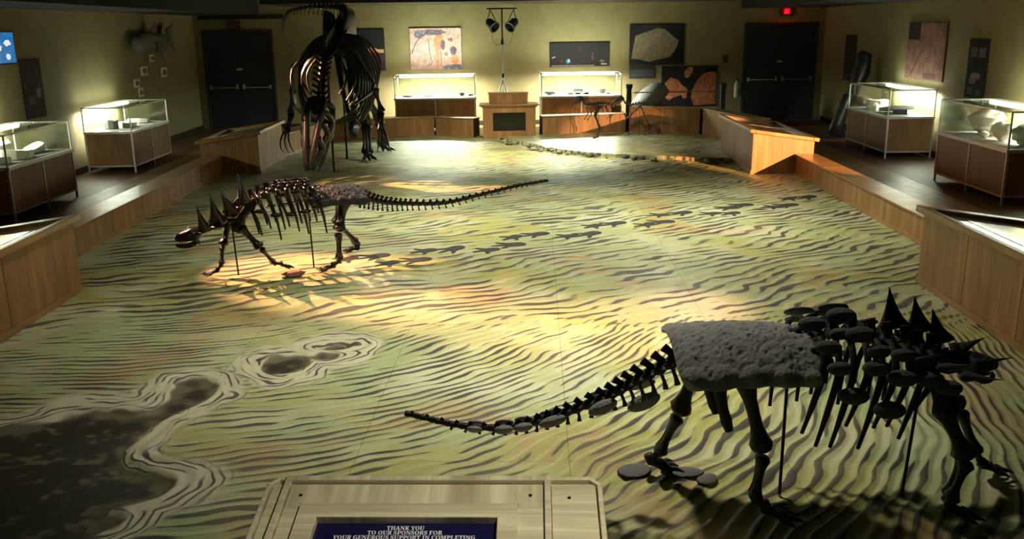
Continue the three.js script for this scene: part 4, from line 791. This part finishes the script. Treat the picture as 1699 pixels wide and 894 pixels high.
picture('photograph', 'black photograph of three orange rocks left of the right exit', 'photograph', ...bw(3.09, 4.47, .39, 1.37), (c, w, h) => {
  c.fillStyle = '#0d0b0e'; c.fillRect(0, 0, w, h);
  const shape = (P, f, cols, s) => { c.save(); c.fillStyle = f; c.beginPath(); P.forEach(([x, y], i) => i ? c.lineTo(x * w, y * h) : c.moveTo(x * w, y * h)); c.closePath(); c.fill(); c.clip(); speckle(c, w, h, 900, cols, s, 3, 15, .6); c.restore(); };
  shape([[.02, .6], [.06, .42], [.16, .27], [.3, .34], [.38, .48], [.48, .58], [.46, .8], [.4, .82], [.36, .72], [.2, .8], [.14, .86], [.04, .74]], '#b4724c', ['#c98a60', '#9a5a3c', '#d0a070', '#8a4c34'], 5);
  shape([[.4, .16], [.46, .02], [.56, .02], [.56, .14], [.48, .3], [.42, .28]], '#b07850', ['#c99a70', '#8c5838'], 6);
  shape([[.56, .6], [.64, .36], [.76, .18], [.9, .14], [.99, .16], [.99, .96], [.6, .99], [.54, .8]], '#b06a48', ['#cc8c60', '#96543a', '#d8a878', '#7e3f30'], 7);
});
const lw = (v0, v1, y0, y1) => [left(LWALL, (v0 + v1) / 2, (y0 + y1) / 2), LEFT_T, v1 - v0, y1 - y0];
picture('wall_screen', 'glowing blue wall screen at the far left edge', 'screen', ...lw(4.85, 5.6, 1.92, 2.4), (c, w, h) => {
  c.fillStyle = '#0a6fb0'; c.fillRect(0, 0, w, h); speckle(c, w, h, 80, ['#0b86c8', '#0a5a98'], 4, 20, 60, .5); blob(c, w * .72, h * .35, w * .14, h * .1, 3, '#eef6fa'); blob(c, w * .7, h * .8, w * .1, h * .09, 6, '#e4f0f6'); blob(c, w * .3, h * .5, w * .16, h * .12, 8, '#d8ecf4');
}, { d: .06, part: 'screen_display', m: .05, mat: tx => std({ color: 0x000000, emissive: 0xffffff, emissiveMap: tx, emissiveIntensity: .85, roughness: .2 }) });
picture('wall_panel', 'tall dark brown patterned panel above the left near case', 'panel', ...lw(5.74, 6.36, 1.08, 1.98), (c, w, h) => { c.fillStyle = '#2c2422'; c.fillRect(0, 0, w, h); speckle(c, w, h, 90, ['#463a36', '#574a46', '#1a1514', '#5e4a44', '#3e3634'], 12, 8, 34, .8); c.fillStyle = '#7a706c'; c.fillRect(w * .6, h * .5, w * .24, h * .16); c.fillStyle = '#5e504a'; c.fillRect(w * .15, h * .62, w * .36, h * .14); });
const rw = (z0, z1, y0, y1) => [[RWALL, (y0 + y1) / 2, (z0 + z1) / 2], RIGHT_T, z1 - z0, y1 - y0];
picture('wall_panel', 'narrow dark patterned panel near the right exit corner', 'panel', ...rw(-21.48, -20.78, 1.07, 2.08), (c, w, h) => { c.fillStyle = '#2e2a2c'; c.fillRect(0, 0, w, h); speckle(c, w, h, 120, ['#5a5658', '#454046', '#1c1a1c', '#6e6a70', '#4c3e3c'], 31, 6, 26, .7); });
picture('wall_poster', 'large reddish rock poster with a dark diagonal crack on the right wall', 'poster', ...rw(-17.92, -16.25, 1.32, 2.33), (c, w, h) => {
  c.fillStyle = '#80584a'; c.fillRect(0, 0, w, h); speckle(c, w, h, 420, ['#906656', '#6e483e', '#9a7464', '#74504a'], 14, 8, 40, .5);
  c.fillStyle = '#191416'; c.fillRect(w * .02, 0, w * .32, h * .3); c.strokeStyle = '#4c4444'; c.lineWidth = 4; c.strokeRect(w * .08, h * .05, w * .08, h * .18); c.strokeRect(w * .2, h * .05, w * .08, h * .18);
  c.strokeStyle = '#3a2420'; c.lineWidth = 7; c.beginPath(); c.moveTo(w * .14, h * .97); c.lineTo(w * .3, h * .7); c.lineTo(w * .42, h * .5); c.stroke(); c.fillStyle = '#5e3e3c'; c.fillRect(w * .5, h * .88, w * .34, h * .1);
}, { edge: std({ color: 0x5a4038, roughness: .7 }) });
picture('wall_panel', 'narrow black panel with small pale pictures right of the reddish poster', 'panel', ...rw(-15.37, -14.72, 1.13, 2.07), (c, w, h) => { c.fillStyle = '#17141a'; c.fillRect(0, 0, w, h); c.fillStyle = '#5a5258'; c.fillRect(w * .12, h * .14, w * .36, h * .16); c.fillStyle = '#6a6268'; c.fillRect(w * .56, h * .14, w * .36, h * .16); blob(c, w * .5, h * .62, w * .26, h * .06, 4, '#8a8488'); blob(c, w * .35, h * .7, w * .2, h * .05, 6, '#6e686c'); c.fillStyle = '#4a444c'; c.fillRect(w * .14, h * .82, w * .3, h * .12); c.fillStyle = '#585258'; c.fillRect(w * .58, h * .84, w * .28, h * .1); });

// ---------- fish model and its small plaques on the left wall
{
  const t = thing('fish_model', 'grey armoured fish model with raised fins on the left wall', 'fish model', left(LWALL, 11, 2.12), LEFT_T), fm = std({ color: 0x5e5b52, roughness: .7 });
  const P = (x, y, z) => V(x, y, z), body = [[-1.02, .0, .06, .1], [-.95, .02, .12, .17], [-.7, .04, .13, .19], [-.35, .06, .13, .18], [0, .07, .11, .15], [.4, .09, .09, .11], [.75, .12, .05, .06], [1.0, .14, .03, .04]];
  const bd = mesh('body', loft(body.map(([x, y]) => P(x, y, .2)), body.map(([, , a, q]) => [a, q]), V(0, 1, 0), 14), fm, t);
  mesh('eye', plate(P(-.32, .0, .36), P(0, 0, 1), P(1, 0, 0), .05, .05, .02), M.black, bd);
  mesh('dorsal_fin', spike(P(.08, .16, .2), P(.24, .52, .2), .24, .03, P(1, 0, 0)), fm, t);
  mesh('tail_fin', spike(P(.92, .12, .2), P(1.4, .5, .2), .22, .025, P(1, 0, 0)), fm, t);
  mesh('tail_fin', spike(P(.92, .14, .2), P(1.36, -.26, .2), .22, .025, P(1, 0, 0)), fm, t);
  mesh('side_fin', spike(P(.1, -.04, .24), P(.34, -.36, .28), .24, .03, P(1, 0, 0)), fm, t);
  mesh('belly_fin', spike(P(.46, .04, .2), P(.66, -.2, .22), .16, .02, P(1, 0, 0)), fm, t);
  mesh('wall_bracket', [rod(P(-.3, .05, 0), P(-.3, .05, .12), .015), rod(P(.3, .08, 0), P(.3, .08, .12), .015)], M.black, t);
  for (const [v, y, w, h, lab] of [[11.3, 1.82, .24, .14, 'small white plaque directly under the fish fin'], [10.8, 1.58, .36, .18, 'pale relief plaque left of centre below the fish'], [11.96, 1.5, .34, .2, 'pale relief plaque nearest the exit doors below the fish'], [10.32, 1.36, .3, .16, 'pale relief plaque lowest left under the fish'], [10.48, 1.17, .26, .18, 'small white plaque just above the left far case']]) {
    const q = thing('wall_plaque', lab, 'plaque', left(LWALL, v, y), LEFT_T, 'small plaques under the fish');
    mesh('backing', bx(-w / 2, w / 2, -h / 2, h / 2, 0, .02, .004), M.white, q); const l = lump(w * .34, h * .32, .02, v, .35, 2); l.translate(0, 0, .026); mesh('relief', l, M.greyRock, q);
  }
}
// ---------- signs and fittings on the back wall
{
  const e = thing('exit_sign', 'lit red exit sign over the right double doors', 'sign', back(6.1, 0, 2.63), BACK_T);
  mesh('housing', bx(-.16, .16, -.1, .1, 0, .06, .008), M.black, e);
  mesh('sign_face', bx(-.065, .075, -.06, .07, .06, .066, .002), std({ color: 0x300008, emissive: 0xff1030, emissiveIntensity: .9, roughness: .4 }), e);
  const pl = new THREE.PointLight(0xff2030, .12, 3); pl.position.set(0, 0, .13); e.add(pl); pl.name = 'sign_glow';
  const d = thing('unlit_sign', 'dim reddish brown sign box over the left double doors', 'sign', back(-7.3, 0, 2.47), BACK_T);
  mesh('housing', bx(-.15, .15, -.1, .1, 0, .07, .008), M.fascia, d); mesh('face', bx(-.13, .13, -.08, .08, .07, .075, .002), std({ color: 0x4a2c24, roughness: .6 }), d);
  for (const [u, y, c, lab] of [[-5.95, 1.48, 0x5a2418, 'tiny dark red wall box left of the large skeleton'], [4.66, 1.52, 0x2a2824, 'tiny dark wall box left of the right exit doors']]) {
    const b = thing('wall_box', lab, 'wall box', back(u, 0, y), BACK_T, 'little wall boxes'); mesh('case', bx(-.05, .05, -.075, .075, 0, .05, .012), std({ color: c, roughness: .6 }), b); mesh('button', new THREE.CylinderGeometry(.02, .024, .02, 10).rotateX(PI / 2).translate(0, .01, .055), M.black, b);
  }
  const x = thing('fire_extinguisher', 'pale fire extinguisher hung on the wall beside the right exit doors', 'extinguisher', back(4.95, .1, .58), BACK_T);
  mesh('cylinder', new THREE.LatheGeometry([[0, 0], [.055, 0], [.065, .02], [.065, .3], [.05, .37], [.022, .4], [.022, .43], [0, .43]].map(q => new THREE.Vector2(...q)), 16), std({ color: 0xb6b0a6, roughness: .4 }), x);
  mesh('valve', [bx(-.02, .02, .43, .46, -.03, .05), bx(-.012, .012, .46, .48, -.02, .09)], M.black, x); mesh('hose', strut([V(.02, .44, .03), V(.09, .4, .03), V(.085, .2, .04), V(.07, .05, .05)], .01, .012, 9, 6), M.black, x);
  mesh('bracket', bx(-.03, .03, .18, .24, -.1, -.06, .002), M.black, x);
}
// ---------- belt stanchions
for (const [u, lab] of [[2.03, 'black belt post beside the right back display case'], [4.2, 'black belt post near the right exit doors']]) {
  const s = thing('belt_post', lab, 'post', back(u, 1.7), BACK_T, 'black belt posts behind the barrier');
  mesh('foot', new THREE.LatheGeometry([[0, 0], [.17, 0], [.17, .015], [.06, .04], [0, .045]].map(q => new THREE.Vector2(...q)), 20), M.black, s);
  mesh('column', new THREE.CylinderGeometry(.062, .07, .92, 16).translate(0, .5, 0), M.black, s);
  mesh('belt_head', new THREE.CylinderGeometry(.085, .075, .1, 16).translate(0, 1.0, 0), M.black, s);
}
{
  const b = thing('barrier_belt', 'thin pale belt stretched between the two black posts', 'belt', back(3.115, 1.7, .86), BACK_T);
  mesh('band', bx(-1.0, 1.0, -.012, .012, -.002, .002, 0), std({ color: 0x8c8878, roughness: .8 }), b);
  const r = thing('grey_boulder', 'large grey wedge-shaped boulder leaning below the caption panel', 'rock', back(2.68, .75), BACK_T);
  const g = plan([[-.5, .2], [.3, .28], [.42, -.2], [-.4, -.26]], 0, 1); // wedge: raised to the right
  const p0 = loft([V(-.5, .2, 0), V(-.3, .42, .02), V(-.05, .62, .03), V(.15, .76, .02), V(.3, .8, 0), V(.4, .72, 0)], [[.12, .08], [.2, .2], [.24, .28], [.22, .28], [.18, .22], [.08, .12]], V(0, 1, 0), 12);
  mesh('stone', p0, M.greyRock, r);
  mesh('plinth', bx(-.5, .45, 0, .5, -.3, .3, .01), M.black, r);
}
// ---------- dark tall mount in the right corner
{
  const t = thing('dark_limb_mount', 'tall dark mounted shape leaning up beside the right far case', 'fossil mount', [6.3, 0, -19.45]), b = M.boneBlack;
  mesh('upper_bone', loft([V(.28, .8, 0), V(.36, 1.05, 0), V(.46, 1.35, 0), V(.5, 1.5, 0), V(.5, 1.7, 0), V(.52, 1.76, 0)], [[.12, .11], [.13, .13], [.2, .18], [.15, .14], [.16, .15], [.1, .1]], V(0, 0, 1), 10), b, t);
  mesh('lower_bone', loft([V(.02, .06, 0), V(.06, .3, 0), V(.16, .6, 0), V(.28, .85, 0)], [[.2, .16], [.14, .12], [.12, .1], [.16, .13]], V(0, 0, 1), 10), b, t);
  foot(V(-.02, .02, .02), PI * .75, .3, 4, b, t); mesh('base_plate', bx(-.24, .3, 0, .03, -.25, .25, .008), M.black, t);
}

// ---------- fossils in the cases
const LF = (v, u, y) => left(u, v, y), group = s => s;
function shard(a, b, c, seed) {   // flat broken slab: irregular outline, split faces
  const r = rng(Math.round(seed * 91) + 7), n = 9, pts = []; for (let k = 0; k < n; k++) { const q = k / n * PI * 2 + r() * .4, d = .72 + r() * .38; pts.push(new THREE.Vector2(Math.cos(q) * a * d, Math.sin(q) * c * d)); }
  const bev = Math.min(b * .5, .012), g = new THREE.ExtrudeGeometry(new THREE.Shape(pts), { depth: b * 1.6, bevelEnabled: true, bevelThickness: bev, bevelSize: bev, bevelSegments: 1, steps: 1 });
  g.rotateX(-PI / 2); const p = g.attributes.position; for (let i = 0; i < p.count; i++) { const x = p.getX(i), y = p.getY(i), z = p.getZ(i); p.setY(i, y + (y > b ? .5 * b * vn(x * 9 + seed, z * 9) + x * .12 * ((seed % 3) - 1) : 0)); }
  g.computeVertexNormals(); return metreUV(g);
}
function slab(name, label, pos, turn, a, b, c, seed, mat, grp, tiltZ = 0) { const t = thing(name, label, 'fossil', pos, turn, grp); const g = name === 'fossil_slab' ? shard(a, b, c, seed) : lump(a, b, c, seed, .3, 4); g.rotateZ(tiltZ); g.computeBoundingBox(); g.translate(0, -g.boundingBox.min.y, 0); mesh('stone', g, mat, t); return t; }
// left near case
slab('fossil_slab', 'broad white fossil slab nearest the glass in the left near case', LF(4.0, 2.5, .722), LEFT_T, .3, .05, .2, 3, M.cast, 'white slabs in the left near case');
slab('fossil_slab', 'long thin white slab at the far end of the left near case', LF(4.62, 2.55, .722), LEFT_T, .28, .03, .13, 5, M.cast, 'white slabs in the left near case', .06);
slab('fossil_slab', 'tall rough white slab at the middle of the left near case', LF(4.15, 2.78, .722), LEFT_T, .26, .1, .1, 8, M.cast, 'white slabs in the left near case');
slab('fossil_slab', 'small white slab by the near post of the left near case', LF(3.5, 2.5, .722), LEFT_T, .2, .035, .17, 9, M.cast, 'white slabs in the left near case');
slab('fossil_slab', 'low white slab at the rear of the left near case', LF(3.55, 2.78, .722), LEFT_T, .2, .06, .1, 12, M.cast, 'white slabs in the left near case');
// left far case
slab('fossil_slab', 'grey block at the near end of the left far case', LF(7.72, 2.68, .722), LEFT_T, .1, .08, .1, 4, M.greyRock, 'stones in the left far case');
slab('fossil_slab', 'flat white disc at the far end of the left far case', LF(8.82, 2.62, .722), LEFT_T, .24, .03, .2, 6, M.cast, 'stones in the left far case');
slab('fossil_slab', 'pale flat slab amid the left far case', LF(8.2, 2.6, .722), LEFT_T, .2, .025, .17, 7, M.paper, 'stones in the left far case');
slab('fossil_slab', 'small grey slab next to the grey block in the left far case', LF(7.95, 2.5, .722), LEFT_T, .13, .04, .1, 10, M.plateGrey, 'stones in the left far case');
// right far case: a pale slab and a flat grey block
slab('fossil_slab', 'pale arched slab at the far end of the right far case', [6.55, .742, -17.75], RIGHT_T, .3, .1, .2, 13, M.cast, 'stones in the right far case');
slab('fossil_slab', 'small pale knob in front of the arched slab', [6.36, .742, -17.35], RIGHT_T, .07, .06, .06, 15, M.cast, 'stones in the right far case');
{ const t = thing('stone_tablet', 'flat grey stone tablet propped in the right far case', 'fossil', [6.55, .742, -16.85], RIGHT_T, 'stones in the right far case'); const g = bx(-.33, .33, -.035, .035, -.2, .2, .012); g.rotateZ(.14); g.translate(0, .085, 0); mesh('tablet', g, M.plateGrey, t); mesh('rest', bx(.08, .26, 0, .085, -.1, .1, .004), M.black, t); }
// right near case: big plaster bones
for (const [x, z, a, b, c, s, l] of [[6.52, -13.4, .34, .17, .2, 21, 'largest white bone cast with domed top in the right near case'], [6.4, -12.68, .22, .12, .12, 24, 'white bone cast in the middle of the right near case'], [6.45, -12.14, .2, .12, .16, 27, 'white bone cast at the near end of the right near case'], [6.72, -12.55, .17, .12, .08, 29, 'white bone cast at the rear of the right near case'], [6.32, -13.02, .07, .05, .06, 31, 'little white knob between the big bone casts']]) {
  slab('bone_cast', l, [x, .742, z], RIGHT_T, a, b, c, s, M.cast, 'white bone casts in the right near case');
}
// back cases: small dark specimens and cards
for (const [u, w, a, b, c, m, l] of [[-3.1, 1.2, .14, .025, .1, 'greyRock', 'flat grey specimen at the left of the left back case'], [-2.6, 1.15, .1, .02, .08, 'plateGrey', 'thin grey specimen in the left back case'], [-1.82, 1.2, .06, .045, .05, 'black', 'small black specimen at the right of the left back case'], [-1.62, 1.15, .08, .03, .07, 'greyRock', 'grey specimen at the right end of the left back case'],
  [.26, 1.2, .13, .045, .1, 'greyRock', 'dark rough specimen at the left of the right back case'], [.9, 1.2, .09, .03, .07, 'black', 'black elongated specimen in the centre of the right back case'], [1.1, 1.2, .09, .028, .07, 'black', 'black rounded specimen right of centre in the right back case'], [1.62, 1.2, .07, .02, .06, 'plateGrey', 'flat grey specimen at the right end of the right back case']])
  slab('specimen', l, back(u, w, .802), BACK_T, a, b, c, u * 3 + 20, M[m], 'small specimens in the back cases');
for (const [u, w, a, h, l] of [[.93, 1.0, .13, .13, 'grey caption card standing in the middle of the right back case'], [1.5, 1.05, .08, .12, 'caption card standing at the right of the right back case'], [.72, 1.28, .07, .05, 'white card lying at the left of the black specimens']]) {
  const t = thing('caption_card', l, 'card', back(u, w, .802), BACK_T, 'caption cards'); mesh('card', [bx(-a, a, 0, h, -.004, .004, .001), bx(-a * .5, a * .5, 0, .006, -.03, .03, .001)], M.white, t); mesh('card_print', bx(-a * .85, a * .85, h * .25, h * .85, .004, .006, 0), M.plateGrey, t);
}
// bone pieces lying on the pit floor
slab('bone_fragment', 'pinkish bone fragment on the floor beside the left skeleton front foot', [-2.42, -.02, -8.6], .3, .11, .03, .05, 33, std({ color: 0x8a6a58, roughness: .7 }), 'loose fragments on the pit floor');
{
  const gm = M.armour;
  for (const [x, z, a, b, r, l] of [[.52, -4.52, .1, .08, .5, 'round grey plate on the floor behind the far hind foot'], [.78, -4.5, .12, .06, 0, 'leaf-shaped grey plate on the floor between the hind feet'], [.9, -4.42, .07, .05, .8, 'small grey plate touching the leaf-shaped one']]) {
    const t = thing('floor_plate', l, 'armor plate', [x, -.012, z], r, 'grey plates lying under the foreground skeleton'); mesh('plate', plate(V(0, .004, 0), V(0, 1, 0), V(1, 0, 0), a, b, .014), gm, t);
  }
}

// ---------- sponsor lectern in the foreground
{
  const t = thing('sponsor_lectern', 'pale oak lectern with navy thank-you panel at the front edge', 'lectern', [-.325, 0, -2.54]), tl = 11.5 * D2R;
  const T = g => { g.rotateX(tl); g.translate(0, 1.0, 0); return g; }, W2 = .515, D = .62;   // tilted plane: z = 0 far edge, towards the viewer +z
  const shape = (w, d0, d1, ch) => { const s = new THREE.Shape([[-w + ch, -d0], [w - ch, -d0], [w, -d0 - ch], [w, -d1], [-w, -d1], [-w, -d0 - ch]].map(q => new THREE.Vector2(...q))); return s; };
  const ext = (s, y0, y1, bev = .004) => { const g = new THREE.ExtrudeGeometry(s, { depth: y1 - y0 - 2 * bev, bevelEnabled: true, bevelThickness: bev, bevelSize: bev, bevelSegments: 2 }); g.rotateX(-PI / 2); g.translate(0, y0 + bev, 0); return metreUV(g); };
  mesh('tray_base', T(ext(shape(W2, 0, D, .03), -.05, -.012)), M.paleOak, t);
  mesh('outer_rim', [T(bx(-W2 + .035, W2 - .035, -.012, .006, .0, .016, .003, true)), T(bx(-W2, -W2 + .014, -.012, .006, .036, D, .003)), T(bx(W2 - .014, W2, -.012, .006, .036, D, .003)),
    ...[-1, 1].map(s => { const g = bx(-.027, .027, -.012, .006, -.007, .007, .003); g.rotateY(s * -PI / 4); g.translate(s * (W2 - .021), 0, .021); return T(g); })], M.paleOak, t);
  const x0 = -W2 + .055, x1 = W2 - .155;
  mesh('side_board', T(bx(-W2 + .018, x0 - .002, -.012, -.004, .024, D, .002)), M.paleOak, t);
  mesh('side_board', T(bx(x1 + .002, W2 - .018, -.012, -.004, .024, D, .002)), M.paleOak, t);
  mesh('centre_frame', [T(bx(x0, x1, -.012, .014, .004, .026, .003, true)), T(bx(x0, x0 + .02, -.012, .014, .026, D, .003)), T(bx(x1 - .02, x1, -.012, .014, .026, D, .003))], M.paleOak, t);
  const i0 = x0 + .075, i1 = x1 - .1, z0 = .135;   // raised inner frame round the panel
  mesh('centre_board', [T(bx(x0 + .022, x1 - .022, -.012, 0, .03, z0, .002, true)), T(bx(x0 + .022, i0, -.012, 0, z0, D, .002)), T(bx(i1, x1 - .022, -.012, 0, z0, D, .002))], M.paleOak, t);
  const fr = (pts) => { const s = new THREE.Shape(pts.map(([x, z]) => new THREE.Vector2(x, -z))); return T(ext(s, -.012, .016, .003)); }, m = .055;
  mesh('bevel_rail', fr([[i0, z0], [i1, z0], [i1 - m, z0 + m], [i0 + m, z0 + m]]), M.paleOak, t);
  mesh('bevel_rail', fr([[i0, z0], [i0 + m, z0 + m], [i0 + m, D], [i0, D]]), M.paleOak, t);
  mesh('bevel_rail', fr([[i1, z0], [i1, D], [i1 - m, D], [i1 - m, z0 + m]]), M.paleOak, t);
  const a = i0 + m, c = i1 - m, e0 = z0 + m;
  const tex = canvasTex(1024, 680, (g, w, h) => {
    g.fillStyle = '#10123c'; g.fillRect(0, 0, w, h); g.fillStyle = '#e9e9e4'; g.textAlign = 'center'; g.textBaseline = 'middle';
    const line = (s, y, px, wide) => { g.font = `bold ${px}px serif`; const q = g.measureText(s).width; g.save(); g.translate(w * .497, y); g.scale(wide / q, 1); g.fillText(s, 0, 0); g.restore(); };
    line('THANK YOU', 36, 34, 210); line('TO OUR SPONSORS FOR', 66, 34, 416); line('YOUR GENEROUS SUPPORT IN COMPLETING', 96, 34, 786);
  });
  const pg = new THREE.PlaneGeometry(c - a, D - e0); pg.rotateX(-PI / 2); pg.translate((a + c) / 2, -.009, (e0 + D) / 2);
  mesh('text_panel', T(pg), std({ map: tex, roughness: .3 }), t);
  for (const [x, z, y] of [[x0 + .06, .082, 0], [x1 - .062, .082, 0], [W2 - .1, .088, -.004]]) mesh('screw', T(new THREE.CylinderGeometry(.0055, .0055, .003, 10).translate(x, y + .001, z)), M.black, t);
  mesh('cabinet', profile([[.05, -.02], [.05, .935], [D - .06, .81], [D - .06, -.02]], -W2 + .05, W2 - .05), M.paleOak, t);
}

// ---------- lamps that light the hall (all above or outside the picture)
function spotFixture(label, pos, target, colour, cd, angle, pen) {
  const t = thing('track_spotlight', label, 'spotlight', pos, 0, 'track spotlights on the soffits'), d = V(...target).sub(V(...pos)).normalize(), q = new THREE.Quaternion().setFromUnitVectors(V(0, 0, 1), d);
  const g = new THREE.LatheGeometry([[0, -.17], [.05, -.165], [.055, -.02], [.05, -.02], [.045, -.1], [0, -.1]].map(p => new THREE.Vector2(...p)), 16); g.rotateX(PI / 2); g.applyQuaternion(q);
  mesh('lamp_can', g, M.black, t);
  const f = new THREE.CircleGeometry(.042, 16); f.translate(0, 0, -.03); f.applyQuaternion(q);
  mesh('lamp_face', f, std({ color: 0xffffff, emissive: colour, emissiveIntensity: 4 }), t);
  mesh('stem', pos[1] > 2 ? rod(V(0, 0, 0).addScaledVector(d, -.1), V(0, 3.6 - pos[1], 0).addScaledVector(d, -.1), .01) : rod(V(0, 0, 0).addScaledVector(d, -.1), V(RWALL - pos[0], 0, -.02), .01), M.black, t);
  const l = new THREE.SpotLight(colour, cd, 0, angle * D2R, pen, 2); l.castShadow = true; l.shadow.radius = 1; l.name = 'beam'; l.target.name = 'beam_target';
  l.position.set(0, 0, 0).addScaledVector(d, .02); t.add(l); l.target.position.copy(V(...target).sub(V(...pos))); t.add(l.target);
}
const SPOT_LABELS = ['warm track spotlight aimed at the left skeleton', 'warm track spotlight aimed at the middle of the pit', 'warm track spotlight on the right soffit aimed at the pit', 'warm track spotlight aimed behind the left skeleton tail', 'warm track spotlight aimed at the large skull', 'warm wall spotlight aimed at the right far desk'];
SPOTS.forEach((s, i) => spotFixture(SPOT_LABELS[i], ...s));
function downlight(label, x, z, y, cd, angle, colour, aim) {
  const t = thing('ceiling_downlight', label, 'ceiling light', [x, y, z], 0, 'round ceiling downlights');
  mesh('housing', new THREE.CylinderGeometry(.16, .16, .16, 20, 1, true).translate(0, .08, 0), M.black, t);
  mesh('lamp_face', new THREE.CylinderGeometry(.14, .14, .01, 20).translate(0, .06, 0), std({ color: 0xffffff, emissive: colour, emissiveIntensity: 3 }), t);
  const l = new THREE.SpotLight(colour, cd, 0, angle * D2R, .9, 2); l.castShadow = true; l.shadow.radius = 6; l.position.set(0, .03, 0); l.name = 'light'; l.target.name = 'light_target'; t.add(l); l.target.position.set(aim ? aim[0] - x : 0, -y, aim ? aim[1] - z : 0); t.add(l.target);
}
HOUSE_LIGHTS.forEach(([x, z, cd, an, ax, az], i) => downlight(`round ceiling downlight over the ${['near left', 'near right', 'middle left', 'middle right', 'rear'][i]} of the pit`, x, z, 3.44, cd, an, HOUSE, [ax, az]));
downlight('round ceiling downlight over the gallery lectern', DESK_LIGHT[0], DESK_LIGHT[1], 3.44, DESK_LIGHT[2], 32, HOUSE, [-.2, -2.2]);

renderer.render(scene, camera);
